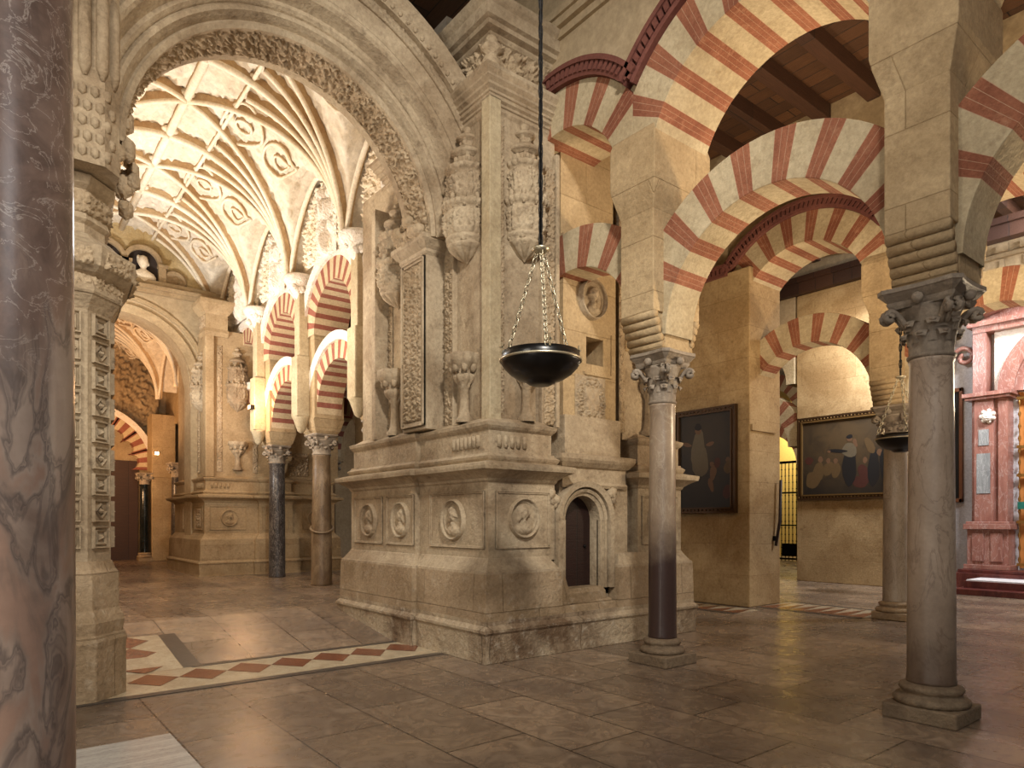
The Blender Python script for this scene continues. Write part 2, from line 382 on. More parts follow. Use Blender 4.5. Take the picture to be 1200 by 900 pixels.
def capital(par,z0,z1,rs,half,mat,acc=None,n8=8):
    H=z1-z0; mb=MB(); hb=H*.74
    mb.lathe([(rs*1.05,z0),(rs*1.13,z0+.015),(rs*1.13,z0+.03),(rs*1.03,z0+.045),(rs*1.05,z0+hb*.4),(rs*1.16,z0+hb*.7),(rs*1.42,z0+hb*.93),(rs*1.5,z0+hb)],n=28)
    for k in range(n8): leaf(mb,2*PI*k/n8,rs*1.05,z0+.04,hb*.42,rs*.4,rs*.42)
    for k in range(n8): leaf(mb,2*PI*(k+.5)/n8,rs*1.1,z0+hb*.3,hb*.42,rs*.42,rs*.5)
    rv=half*1.17
    for k in range(4):
        a=PI/4+k*PI/2
        for s in (-1,1):
            pts=[]
            for j in range(18):
                if j<6:
                    q=j/6; pts.append((rs*1.25+(rv-rs*1.25)*q,z0+hb*(.62+.32*math.sin(q*PI/2))))
                else:
                    q=(j-6)/11; c_=.05*(1-q*.75); pts.append((rv+c_*math.sin(q*2.3*PI),z0+hb*.94-.05+c_*math.cos(q*2.3*PI)))
            aa=a+s*.1
            mb.tube([(r*math.cos(aa),r*math.sin(aa),z) for r,z in pts],.026,7)
        leaf(mb,a,rs*1.25,z0+hb*.55,hb*.3,rs*.34,half*.5)
        c=(half*.98*math.cos(a-PI/4),half*.98*math.sin(a-PI/4)); mb.sphere((c[0],c[1],z0+hb+.04),.05,8); mb.sphere((c[0]*1.05,c[1]*1.05,z0+hb+.04),.025,6)
    mb.build('capital',mat,par)
    poly=[]
    for k in range(4):
        a=PI/4+k*PI/2; p=Vector((math.cos(a),math.sin(a)))*half*1.414; q=Vector((math.cos(a+PI/2),math.sin(a+PI/2)))*half*1.414
        t=(q-p).normalized(); poly+= [tuple(p+t*.04)]
        for s in (.25,.5,.75):
            c0=p.lerp(q,s); poly.append(tuple(c0*(1-.07*math.sin(s*PI))))
        poly.append(tuple(q-t*.04))
    ab=MB(); ab.sweep(poly,[(-.06,z0+hb-.01),(-.04,z0+hb+.02),(-.03,z0+hb+.045),(-.04,z0+hb+.05),(.0,z1-H*.11),(.02,z1-H*.07),(.03,z1-H*.06),(.03,z1)])
    ab.build('abacus',mat,par)
def column(loc,label,group,smat,rb=.19,rt=.165,ztop=3.7,capH=.6,zb=.3,half=.27,base=True,bmat=None,cmat=None,plinth=.29,name='marble_column'):
    t=thing(name,label,'column',loc,group)
    if base:
        MB().box(-plinth,plinth,-plinth,plinth,0,.13).build('plinth',bmat or M['plinth'],t,.015)
        MB().lathe([(rb*1.5,.13),(rb*1.58,.15),(rb*1.58,.175),(rb*1.45,.2),(rb*1.3,.205),(rb*1.2,.225),(rb*1.28,.24),(rb*1.34,.26),(rb*1.3,.285),(rb*1.1,.3),(rb*1.02,zb+.01)],n=40).build('base',bmat or M['plinth'],t)
        z0=zb
    else: z0=0
    pr=[(rb*1.03,z0),(rb*1.03,z0+.03),(rb,z0+.06)]
    for k in range(1,9):
        q=k/8; pr.append((rb+(rt-rb)*q**1.4,z0+.06+(ztop-capH-z0-.1)*q))
    pr+=[(rt*1.06,ztop-capH-.02),(rt*1.06,ztop-capH)]
    MB().lathe(pr,n=40).build('shaft',smat,t)
    capital(t,ztop-capH,ztop,rt,half,cmat or M['capital'])
    return t

# ------------------------------------------------------------------ arch rings
def arch_ring(mb,axis,c,zc,Ri,Re,t0,t1,half=None,nst=11,brick=.42,a0=0,a1=180,split=3,mats=(0,1,2),clipz=None,seg=2,plain=0):
    # axis 'V': arch runs along V (thickness t0..t1 in U); axis 'U': runs along U (thickness in V)
    segs=[]; unit=180./(nst+ (nst-1)*brick/(1-brick)); st=unit; br=unit*brick/(1-brick)
    a=0.
    rr=random.Random(int(c*100)+7)
    for i in range(nst):
        segs.append((a,a+st,mats[0])); a+=st
        if i<nst-1:
            if split>1:
                g=br*.02; w=(br-g*(split+1))/split; q=a
                for k in range(split):
                    segs.append((q,q+g,mats[2])); q+=g; segs.append((q,q+w,mats[1])); q+=w
                segs.append((q,a+br,mats[2]))
            else: segs.append((a,a+br,mats[1]))
            a+=br
    segs=[(a_,b_,(mats[0] if (a_<plain or b_>180-plain) else m_)) for a_,b_,m_ in segs]
    def P(r,ang,t):
        x=c+r*math.cos(ang); z=zc+r*math.sin(ang)
        return (t,x,z) if axis=='V' else (x,t,z)
    for (s,e,mm) in segs:
        if e<=a0 or s>=a1: continue
        s=max(s,a0); e=min(e,a1)
        n=max(1,int((e-s)/5)+1) if (e-s)>1.2 else 1
        for k in range(n):
            A=math.radians(s+(e-s)*k/n); B=math.radians(s+(e-s)*(k+1)/n)
            def RE(q): return min(Re,half/max(1e-4,abs(math.cos(q)))) if half else Re
            v=[P(Ri,A,t0),P(RE(A),A,t0),P(RE(B),B,t0),P(Ri,B,t0),P(Ri,A,t1),P(RE(A),A,t1),P(RE(B),B,t1),P(Ri,B,t1)]
            fs=[(0,1,2,3),(7,6,5,4),(0,3,7,4),(1,5,6,2)]
            if axis=='U': fs=[f[::-1] for f in fs]
            mb.add(v,fs,mm)
    return mb
def band_arc(mb,axis,c,zc,prof,a0=0,a1=180,half=None,n=64,m=0):
    # prof: closed section [(r,t)...]
    k=len(prof); vs=[]
    for i in range(n+1):
        a=math.radians(a0+(a1-a0)*i/n)
        for r,t in prof:
            rr=min(r,half/max(1e-4,abs(math.cos(a)))) if half else r
            x=c+rr*math.cos(a); z=zc+rr*math.sin(a); vs.append((t,x,z) if axis=='V' else (x,t,z))
    fs=[(i*k+j,i*k+(j+1)%k,(i+1)*k+(j+1)%k,(i+1)*k+j) for i in range(n) for j in range(k)]
    fs+=[tuple(range(k)),tuple(n*k+j for j in range(k))[::-1]]
    return mb.add(vs,fs,m)

def arcade_pier(loc,label,group,U0,U1,w=.25,front=True,zrow=3.7,mat=None,ztop=6.5):
    # rectangular masonry pier above a capital, with scroll corbels; loc = (u centre, v, z0)
    t=thing('arcade_pier',label,'pier',(loc[0],loc[1],zrow),group)
    c=loc[0]; a=U0-c; b=U1-c; mat=mat or M['ashlar']
    MB().box(a,b,-w,w,.42,2.0).build('pier_body',mat,t,.012)
    mb=MB(); mb.box(a+.2,b-.2,-w,w,0,.42); mb.build('pier_foot',mat,t,.01)
    MB().sweep([(a,-w),(b,-w),(b,w),(a,w)],[(0,1.58),(.02,1.66),(.07,1.84),(.09,1.94),(.09,2.42),(.07,2.5),(.02,2.62)]).build('springer_block',mat,t,.01)
    for s,e in ((-1,a),(1,b)):
        mb=MB()
        for k in range(5):
            z=.05+k*.085; x=e-s*(.18-.034*k)-s*0
            mb.tube([(x,-w*.98,z),(x,w*.98,z)],.05,10,up=(0,0,1))
            mb.box(min(x,e-s*.24),max(x,e-s*.24),-w*.9,w*.9,z-.04,z+.045)
        mb.build('scroll_corbel',mat,t)
    return t

def spandrel(name,axis,t0,t1,x0,x1,arcs,ztop,mat,zmin=0,n=None,parent=None):
    n=n or int((x1-x0)/.06); mb=MB(); vs=[];
    for i in range(n+1):
        x=x0+(x1-x0)*i/n; zb=zmin
        for c,zc,R in arcs:
            if abs(x-c)<R: zb=max(zb,zc+math.sqrt(R*R-(x-c)**2))
        for t in (t0,t1):
            for z in (zb,ztop): vs.append((t,x,z) if axis=='V' else (x,t,z))
    fs=[]
    for i in range(n):
        o=i*4; p=o+4
        fs+=[(o,o+1,p+1,p),(o+2,p+2,p+3,o+3),(o,p,p+2,o+2),(o+1,o+3,p+3,p+1)]
    fs+=[(0,2,3,1),(n*4,n*4+1,n*4+3,n*4+2)]
    mb.add(vs,fs); return mb.build(name,mat,parent)

# ================================================================== SETTING
# floors
RV0,RV1,FZ=8.6,10.6,.3
mb=MB(); mb.box(-6,34,-6,7.35,-.3,0); mb.box(5.6,34,7.35,40,-.3,0); mb.box(-6,5.6,7.35,8.55,-.3,0)
struct(mb.build('floor',M['floor']))
mb=MB(); vs=[(-3,8.55,-.3),(8.,8.55,-.3),(8.,RV1,-.3),(-3,RV1,-.3),(-3,8.55,0.0),(5.6,8.55,0.0),(5.6,RV1,FZ),(-3,RV1,FZ)]
mb.add(vs,[(4,5,6,7),(0,1,5,4)])
mb.box(-3,11.5,RV1,40,-.3,FZ)
struct(mb.build('floor',M['floor']))

# inlaid threshold band of the left arch
t=thing('inlaid_floor_band','floor band of red-brown diamonds on cream marble under the great carved arch','floor inlay',(1.2,7.4,0))
def at0(mb,name,mat,par,bev=0): return mb.build(name,mat,par,bev)
ox,oy=1.2,7.4
mb=MB(); mb.box(0-.6,4.75-ox,7.42-oy,8.56-oy,.001,.006); mb.build('cream_ground',M['inlaycream'],t)
mb=MB(); mb.box(0-.6,4.7-ox,7.32-oy,7.44-oy,.002,.010)
mb.build('border_strip',M['inlaydark'],t)
def rampz(v): return max(0,(v-8.55)/(RV1-8.55)*FZ)
mb=MB(); mb.box(1.98-ox,4.8-ox,8.46-oy,8.58-oy,.002,.010); mb.build('border_strip',M['inlaydark'],t)
mb=MB(); vv=[(1.9,8.5),(2.1,8.5),(2.1,9.9),(1.9,9.9)]
mb.add([(a-ox,b-oy,rampz(b)+.008) for a,b in vv],[(0,1,2,3)]); mb.build('border_strip',M['inlaydark'],t)
mb=MB(); vv=[(.6,8.5),(1.9,8.5),(1.9,9.9),(.6,9.9)]
mb.add([(a-ox,b-oy,rampz(b)+.005) for a,b in vv],[(0,1,2,3)]); mb.build('cream_ground',M['inlaycream'],t)
def diamond(cx,cy,h=.25,k=.36,z=.009,slope=False):
    pts=[(cx-h,cy),(cx,cy-k),(cx+h,cy),(cx,cy+k)]
    return MB().add([(a-ox,b-oy,(rampz(b) if slope else 0)+z) for a,b in pts],[(0,1,2,3)])
for k in range(7): diamond(1.5+.5*k,8.03,.25,.33).build('diamond_tile',M['inlayred'],t)
for k in range(3): diamond(1.5,8.68+.5*k,.25,.25,.0095,True).build('diamond_tile',M['inlayred'],t)

# second band in the row-two archway and at the foot of wall
def zigband(loc,label,u0,u1,v0,v1,n,alongV=True):
    t=thing('inlaid_floor_band',label,'floor inlay',loc); ox,oy=loc[:2]
    MB().box(u0-ox,u1-ox,v0-oy,v1-oy,.001,.005).build('cream_ground',M['inlaycream'],t)
    for a in (u0,u1-.12): MB().box(a-ox,a+.12-ox,v0-oy,v1-oy,.002,.009).build('border_strip',M['inlaydark'],t)
    for k in range(n):
        b=v0+(v1-v0)*(k+.5)/n; hh=(v1-v0)/n*.5; cu=(u0+u1)/2
        MB().add([(u0+.14-ox,b-hh-oy,.009),(u1-.14-ox,b-oy,.009),(u0+.14-ox,b+hh-oy,.009)],[(0,1,2)]).build('triangle_tile',M['inlayred'],t)
zigband((12.6,6.6,0),'floor band of dark red triangles between painted wall end and rear column',12.1,13.5,5.5,7.5,7)
zigband((11.4,9,0),'band of dark red triangles in the floor along the foot of the painted wall',10.9,11.9,7.2,11,11)
tag(MB().box(-.6,1.23,3.7,5.95,.0005,.004).build('marble_slab',M['whiteslab'],loc=(.3,4.5,0)),'white streaked marble floor slab beside the foreground column','floor slab')

# ceilings
def timber_ceiling(u0,u1,v0,v1,z):
    c=struct(MB().box(u0,u1,v0,v1,z,z+.15).build('ceiling',M['wood']))
    v=v0+.35
    return c
c1=timber_ceiling(6.9,26,-6,26,9.25)
k=-4.2
while k<16:
    MB().box(6.95,25,k-.11,k+.11,8.97,9.25).build('ceiling_beam',M['beam'],c1,.01); k+=.86
c2=timber_ceiling(-6,6.1,-6,9.3,9.4)
for k in range(8): MB().box(-6+.01,6.0,-5+k*1.8-.11,-5+k*1.8+.11,9.1,9.4).build('ceiling_beam',M['beam'],c2,.01)
struct(MB().box(-6,11,9.3,40,10.2,10.4).build('ceiling',M['plaster']))

# ================================================================== ROW ONE arcade (U 6.5)
BR=[M['ring'],M['brick'],M['mortar']]
G1='striped horseshoe arches of the front arcade'
def bay(Uc,cv,label,half=1.5,a0=0,a1=180,Ri=1.22,Re=1.74,Riu=1.25,Reu=1.8,upper=True,lower=True,mould=True,nst=11,rowname='',zl=3.87,zu=5.66,g=None,split=3,mats=None,dark=None,thick=(.25,.25,.5,.45),hood=None):
    mats=mats or BR
    out=[]
    if lower:
        t=thing('lower_arch','lower striped arch '+label,'arch',(Uc,cv,zl),g and g+', lower tier')
        mb=MB(); arch_ring(mb,'V',0,0,Ri,Re,-thick[0],thick[1],half,nst,.45,a0,a1,split,plain=19 if split>1 else 0)
        mb.build('voussoirs',mats,t,.006 if split>1 else 0)
        if hood: band=MB(); band_arc(band,'V',0,0,[(Re-.02,-thick[0]-.06),(Re+.16,-thick[0]-.08),(Re+.16,-thick[0]+.02),(Re-.02,-thick[0]+.02)],a0,a1,None,40); band.build('hood_moulding',hood,t)
        out.append(t)
    if upper:
        t=thing('upper_arch','upper striped arch '+label,'arch',(Uc,cv,zu),g and g+', upper tier')
        mb=MB(); arch_ring(mb,'V',0,0,Riu,Reu,-thick[2],thick[3],half,nst,.44,a0,a1,split,plain=26 if split>1 else 0)
        mb.build('voussoirs',mats,t,.006 if split>1 else 0)
        if mould:
            mm=MB(); aa=math.degrees(math.acos(min(1,half/(Reu+.08)))); 
            A0=max(a0,aa); A1=min(a1,180-aa)
            x=-thick[2]
            band_arc(mm,'V',0,0,[(Reu,x-.07),(Reu+.05,x-.08),(Reu+.05,x+.03),(Reu,x+.03)],A0,A1,None,60)
            band_arc(mm,'V',0,0,[(Reu+.15,x-.12),(Reu+.21,x-.12),(Reu+.21,x+.03),(Reu+.15,x+.03)],A0-1,A1+1,None,60)
            band_arc(mm,'V',0,0,[(Reu+.03,x-.03),(Reu+.17,x-.03),(Reu+.17,x+.03),(Reu+.03,x+.03)],A0,A1,None,60)
            n=int((A1-A0)/180*PI*Reu/.085)
            for k in range(n):
                a=math.radians(A0+(A1-A0)*(k+.5)/n); da=.016
                vs=[]
                for xx in (x-.1,x-.02):
                    for r,q in ((Reu+.05,a-da),(Reu+.15,a-da+.01),(Reu+.15,a+da+.01),(Reu+.05,a+da)):
                        vs.append((xx,r*math.cos(q),r*math.sin(q)))
                mm.add(vs,[(0,1,2,3),(0,4,5,1),(1,5,6,2),(2,6,7,3),(3,7,4,0)])
            mm.build('dentil_moulding',M['moulding'],t)
            # same moulding on the hidden side kept plain
        if hood: band=MB(); band_arc(band,'V',0,0,[(Reu-.02,-thick[2]-.06),(Reu+.17,-thick[2]-.08),(Reu+.17,-thick[2]+.02),(Reu-.02,-thick[2]+.02)],max(a0,12),min(a1,168),None,40); band.build('hood_moulding',hood,t)
        out.append(t)
    return out
bay(6.5,3.8,'spanning from the column beside the carved pier to the near right column',g=None)
bay(6.5,.8,'springing right from the near right column out of the picture',g=None)
bay(6.5,-2.2,'farthest right of the front arcade',g=None)
# bay that dies into the pier
t=bay(6.5,6.6,'narrow, dying into the big carved pier right of the hanging lamp',half=1.3,Ri=1.08,Re=1.62,Riu=1.08,Reu=1.62,nst=9,a0=0,a1=180,zl=3.98,zu=5.72)
arcs=[(3.8,5.66,1.8),(.8,5.66,1.8),(-2.2,5.66,1.8),(6.6,5.72,1.62)]
struct(spandrel('wall_front_arcade','V',6.04,6.92,-4,7.6,arcs,9.4,M['plaster'],zmin=6.0))
mb=MB(); 
for z,d in ((8.02,.05),(8.12,.12),(8.22,.16)): mb.box(6.04-d,6.1,-4,7.0,z,z+.1)
struct(mb.build('trim_1',M['plaster']))
arcade_pier((6.5,5.3,0),'tall stone pier carried by the slender column beside the carved pier',None,6.07,6.93)
arcade_pier((6.5,2.3,0),'tall stone pier carried by the near right column',None,6.07,6.93)
arcade_pier((6.5,-.7,0),'tall stone pier right of the picture on the front arcade',None,6.07,6.93)
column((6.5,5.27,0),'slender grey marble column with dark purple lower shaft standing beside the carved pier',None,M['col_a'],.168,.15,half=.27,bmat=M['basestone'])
column((6.5,2.34,0),'nearest right marble column, mottled pinkish grey shaft with weathered grey capital',None,M['col_b'],.186,.166,half=.3,bmat=M['basestone'])
column((6.5,-.7,0),'marble column beyond the right edge of the front arcade',None,M['col_b'],.2,.175,half=.3)
# foreground column
column((.07,3.22,0),'huge veined grey and pink marble column filling the left edge, closest to the viewer',None,M['col_front'],.252,.235,ztop=5.2,capH=.6,half=.36,plinth=.36)

# ================================================================== ROW TWO (U 12.6)
for cv,l in ((6.6,'between the painted wall end and the rear column'),(3.6,'behind the near right column, in front of the red portal'),(.6,'at the far right of the second arcade')):
    bay(12.6,cv,l,thick=(.25,.25,.5,.5))
struct(spandrel('wall_second_arcade','V',12.14,13.06,-4,8.1,[(6.6,5.66,1.8),(3.6,5.66,1.8),(.6,5.66,1.8)],9.25,M['plaster'],zmin=6.0))
arcade_pier((12.6,5.1,0),'stone pier above the rear column of the second arcade',None,12.14,13.06)
arcade_pier((12.6,2.1,0),'stone pier at the right of the second arcade',None,12.14,13.06)
column((12.6,5.1,0),'rear pale column half hidden behind the near right column',None,M['col_c'],.2,.18,half=.28)
column((12.6,2.1,0),'column of the second arcade right of the picture',None,M['col_c'],.2,.18,half=.28)
mb=MB(); mb.box(11.98,13.1,7.55,15.,0,6.75); struct(mb.build('wall_middle',M['wall'],None,.02))
mb=MB(); mb.box(12.06,13.0,8.1,15.,6.75,9.25); struct(mb.build('wall_middle',M['plaster']))
mb=MB(); mb.box(11.9,12.1,8.05,15.,6.68,6.74); mb.box(11.86,12.1,8.05,15.,6.84,6.9); mb.box(11.94,12.1,8.05,15,6.74,6.84)
for k in range(70): mb.box(11.88,11.95,8.1+k*.1,8.15+k*.1,6.74,6.84)
struct(mb.build('trim_2',M['moulding']))
# string course / impost on the wall end
MBs=MB(); MBs.box(12.0,12.9,7.5,7.56,3.5,3.62); struct(MBs.build('trim_3',M['wall']))

# ================================================================== ROW THREE wall + paintings
mb=MB(); mb.box(18.5,19.2,7.0,10.15,0,8.15); struct(mb.build('wall_rear',M['wall'],None,.02))
mb=MB(); mb.box(18.3,18.6,-2,16,8.15,8.45); mb.box(18.2,18.6,-2,16,8.45,8.6); struct(mb.build('trim_4',M['beam']))
struct(MB().box(18.5,18.8,6.4,24,8.6,9.25).build('wall_rear',M['plaster']))

def painting(loc,label,u,v0,v1,z0,z1,canvas,fr,figs,fw=.16,inner=True):
    t=thing('framed_painting',label,'painting',loc); a,b,c=loc
    MB().box(u+.02-a,u+.05-a,v0+fw*.7-b,v1-fw*.7-b,z0+fw*.7-c,z1-fw*.7-c).build('canvas',canvas,t)
    mb=MB()
    def frame(x0,x1,w0,w1,m):
        for (p,q,r,s) in ((v0+w0,v1-w0,z0+w0,z0+w1),(v0+w0,v1-w0,z1-w1,z1-w0),(v0+w0,v0+w1,z0+w1,z1-w1),(v1-w1,v1-w0,z0+w1,z1-w1)):
            mb.box(x0-a,x1-a,p-b,q-b,r-c,s-c,m)
    frame(u-.03,u+.06,0,fw*.3,0); frame(u-.01,u+.06,fw*.3,fw*.75,0); frame(u-.035,u+.05,fw*.75,fw,1)
    n=int((v1-v0)/.09)
    for k in range(n):
        y=v0+(k+.5)*(v1-v0)/n
        for z in (z0+fw*.5,z1-fw*.5): mb.sphere((u-.01-a,y-b,z-c),.022,6,1)
    mb.build('frame',fr,t)
    for i,(nm,els) in enumerate(figs):
        for jj,(y,z,ry,rz,rot,m) in enumerate(els):
            mb=MB()
            vs=[(u+.019-.0001*(jj+20*i)-a,y-b,z-c)]; n=14
            for k in range(n):
                q=2*PI*k/n; dy=ry*math.cos(q)*(1+.12*math.sin(3*q+y*9)); dz=rz*math.sin(q)*(1+.1*math.sin(2*q+z*7))
                vs.append((u+.0189-.0001*(jj+20*i)-a,y+dy*math.cos(rot)-dz*math.sin(rot)-b,z+dy*math.sin(rot)+dz*math.cos(rot)-c))
            mb.add(vs,[(0,k%n+1,(k+1)%n+1) for k in range(n)],m)
            mb.build('painted_figure',[M['flesh'],M['cloth_white'],M['cloth_red'],M['cloth_dark'],M['cloth_gold']],t)
# y (V) grows to the LEFT in the picture
painting((11.9,8.5,1.87),'very dark painting of a robed saint, on the wall behind the slender column',11.9,7.8,9.3,1.87,4.05,M['canvas1'],[M['gilt'],M['gilt']],
 [('painted_saint',[(8.72,3.2,.17,.42,.05,1),(8.66,2.95,.2,.35,0,1),(8.72,3.62,.075,.1,0,0),(8.72,3.68,.085,.08,0,3),(9.0,3.33,.12,.04,.3,0),(8.42,3.3,.1,.04,-.2,0)]),
  ('painted_cherubs',[(8.35,2.7,.08,.16,.2,0),(8.38,2.88,.05,.055,0,0),(8.4,2.45,.06,.14,-.3,0),(8.0,2.95,.05,.06,0,0),(8.0,2.8,.09,.14,.3,4),(8.25,2.9,.07,.12,.1,2),(8.02,2.3,.1,.14,0,2)])],.12)
painting((18.42,8.9,2.3),'wide painting of a preaching saint among a crowd, left of the rear column',18.42,7.5,10.08,2.3,4.62,M['canvas2'],[M['gilt'],M['giltline']],
 [('painted_crowd',[(9.5,3.05,.16,.32,.2,4),(9.42,3.42,.07,.08,0,0),(9.65,2.85,.2,.25,.2,4),(9.75,3.4,.12,.1,0,2),(9.2,3.15,.14,.2,.3,4),(9.2,3.37,.06,.07,0,0),(9.0,3.1,.13,.22,0,4),(9.0,3.35,.06,.07,0,0),(8.25,2.95,.13,.3,-.3,2),(8.22,3.32,.06,.08,0,0),(8.35,2.75,.22,.16,0,2),(8.0,3.1,.15,.5,0,3),(7.85,3.5,.07,.09,0,0),(8.1,3.7,.1,.25,-.4,4),(7.75,3.2,.1,.4,0,3)]),
  ('painted_saint',[(8.62,3.2,.19,.55,0,3),(8.62,3.62,.2,.2,0,1),(8.62,3.93,.07,.09,0,0),(8.62,3.98,.085,.06,0,3),(8.95,3.62,.26,.05,.1,3),(9.18,3.62,.05,.035,0,0),(8.47,3.8,.05,.13,-.3,0)])],.15)

# ================================================================== RED PORTAL on the right (U 20.3)
mb=MB(); mb.box(20.3,20.8,-2.5,7.4,0,9.25); struct(mb.build('wall_chapel',M['white']))
mb=MB()
for z0,z1,d in ((7.75,7.9,.2),(7.9,8.0,.12),(8.0,8.3,.08),(8.3,8.4,.2),(8.4,8.7,.12),(8.7,8.9,.28),(8.9,9.1,.34)): mb.box(20.3-d,20.35,-2.5,7.0,z0,z1)
for k in range(18):
    mb.box(20.02,20.2,-2.+k*.5,-1.75+k*.5,8.42,8.62); mb.box(20.12,20.25,-1.9+k*.5,-1.8+k*.5,8.05,8.25)
struct(mb.build('trim_5',M['plaster']))
mb=MB(); mb.box(20.2,20.3,-2.5,7.0,6.9,7.75); struct(mb.build('trim_6',M['wall']))
pv=3.9  # portal centre
t=thing('chapel_portal','red marble chapel portal with arched latticed fanlight at the far right','portal',(20.3,pv,.5))
def pb(x0,x1,y0,y1,z0,z1,m=0,mb=None): return (mb or MB()).box(x0,x1,y0,y1,z0,z1,m)
for s in (-1,1):
    mb=MB(); y=s*1.95
    mb.box(-.62,.0,y-.5,y+.5,0,.12); mb.box(-.55,.0,y-.44,y+.44,.12,1.0); mb.box(-.64,0,y-.5,y+.5,1.0,1.14); mb.box(-.58,0,y-.46,y+.46,1.14,1.2)
    for k in (-.2,.2): mb.box(-.58,-.5,y+k-.13,y+k+.13,.2,.92)
    mb.build('pedestal',M['redmarble'],t,.01)
    mb=MB(); mb.box(-.4,.0,y-.38,y+.38,1.2,4.25); mb.box(-.5,0,y-.12,y+.3,1.2,4.25); mb.box(-.46,0,y-.3*s-.1,y-.3*s+.1,1.2,4.25)
    mb.build('pilaster',M['redmarble'],t,.01)
    mb=MB(); mb.box(-.515,-.5,y-.05,y+.24,1.9,2.9); mb.box(-.515,-.5,y-.02,y+.2,3.1,3.5); mb.build('grey_inlay',M['greymarble'],t)
    mb=MB(); mb.box(-.6,0,y-.48,y+.48,4.25,4.32); mb.box(-.66,0,y-.53,y+.53,4.32,4.42); mb.build('impost',M['redmarble'],t,.01)
    mb=MB(); mb.box(-.42,0,y-.1+s*.16,y+.2+s*.16,4.42,6.0); mb.build('upper_pilaster',M['redmarble'],t,.01)
    mb=MB(); mb.sphere((-.55,y,3.8),.12,10,0,(1,1,1.1)); mb.sphere((-.6,y,3.74),.05,8); 
    for q in range(7): a=q*2*PI/7; mb.sphere((-.53,y+.13*math.cos(a),3.82+.13*math.sin(a)),.06,8)
    mb.build('carved_mask',M['whitestucco'],t)
    mb=MB(); pts=[]
    for q in range(22):
        a=q/21*2.4*PI; r=.28*(1-q/26); pts.append((-.2,y+s*(.62+r*math.cos(a)),5.45+r*math.sin(a)))
    mb.tube(pts,.06,8); mb.build('side_scroll',M['redmarble'],t)
mb=MB()
band_arc(mb,'V',0,4.42-.0,[(1.45,-.34),(1.62,-.4),(1.78,-.4),(1.78,0),(1.45,0)],0,180,None,60)
band_arc(mb,'V',0,4.42,[(1.3,-.2),(1.45,-.28),(1.45,0),(1.3,0)],0,180,None,60); mb.build('archivolt',M['redmarble'],t)
mb=MB(); band_arc(mb,'V',0,4.42,[(1.12,-.16),(1.3,-.2),(1.3,0),(1.12,0)],0,180,None,60); mb.build('inner_archivolt',M['greymarble'],t)
# spandrel relief
o=spandrel('spandrel_relief','V',-.2,-.02,-1.9,1.9,[(0,4.42,1.78)],5.95,M['whitestucco'],zmin=4.5,parent=t)
mb=MB(); mb.box(-.45,0,-2.3,2.3,5.95,6.1); mb.box(-.55,0,-2.4,2.4,6.1,6.22)
n=24; vs=[]
for i in range(n+1):
    y=-2.5+5*i/n; z=6.22+.5*math.cos((i/n-.5)*PI)*.9
    for x in (-.7,0): vs+= [(x,y,z),(x,y,z+.22)]
fs=[]
for i in range(n): o_=i*4;p_=o_+4; fs+=[(o_,o_+1,p_+1,p_),(o_+1,o_+3,p_+3,p_+1),(o_,p_,p_+2,o_+2)]
mb.add(vs,fs+[(0,2,3,1),(n*4,n*4+1,n*4+3,n*4+2)]); mb.box(-.3,0,-2.3,2.3,6.2,6.65)
mb.build('curved_pediment',M['redmarble'],t)
mb=MB()
for k in range(13):
    a=math.radians(6+k*14); mb.tube([(-.06,.2*math.cos(a),4.5+.2*math.sin(a)),(-.06,.7*math.cos(a),4.5+.7*math.sin(a)),(-.06,1.12*math.cos(a),4.48+1.1*math.sin(a))],[.02,.045,.03],6)
band_arc(mb,'V',0,4.45,[(.6,-.09),(.65,-.09),(.65,-.03),(.6,-.03)],0,180,None,30)
mb.box(-.14,0,-1.3,1.3,4.35,4.48)
mb.build('fanlight',M['silver'],t)
mb=MB(); mb.box(-.02,.0,-1.42,1.42,0.05,4.4); band_arc(mb,'V',0,4.42,[(0.01,-.01),(1.2,-.01),(1.2,0),(0.01,0)],0,180,None,30); mb.build('inner_screen',plain('amber_screen',(196,128,62),.6),t)
mb=MB()
for k in range(15):
    y=-1.4+k*.2; pr=[(.012,0.1)]
    z=.1
    for i in range(14): pr+=[(.012,z+.06),(.035,z+.15),(.012,z+.24)]; z+=.3
    mb.lathe(pr,-.12,y,8)
for z in (.1,1.15,2.3,3.0,4.2): mb.box(-.16,-.08,-1.45,1.45,z,z+.07)
mb.build('grille',M['brass'],t)
MB().box(-.2,-.17,.95,1.42,1.5,1.68).build('green_notice',M['green'],t)
# steps
t=thing('portal_steps','dark red stone steps in front of the red marble portal','steps',(19,4,0))
MB().box(-1.1,1.3,-5,2.0,0,.14).build('step',M['redmarble_dark'],t,.01)
MB().box(-.7,1.3,-5,1.9,.14,.3).build('step',M['redmarble_dark'],t,.01)
MB().box(-.68,1.3,-5,1.85,.3,.33).build('landing',M['white'],t)
MB().box(.3,1.3,-5,2.55,.0,.42).build('step',M['redmarble_dark'],t,.01)
MB().box(.45,1.3,-5,2.4,.42,.5).build('step',M['redmarble_dark'],t,.01)
t=thing('framed_painting','tall red and gilt framed picture on the white wall left of the red portal','painting',(20.25,7.0,2.2))
MB().box(.0,.04,-.4,.35,.1,2.9).build('canvas',M['canvas1'],t)
mb=MB(); 
for a in ((-.38,-.46,0,3.0),(.42,.34,0,3.0)): mb.box(-.05,.05,min(a[:2]),max(a[:2]),0,3.0)
mb.box(-.05,.05,-.46,.42,0,.1); mb.box(-.05,.05,-.46,.42,2.9,3.0); mb.build('frame',M['giltred'],t,.01)

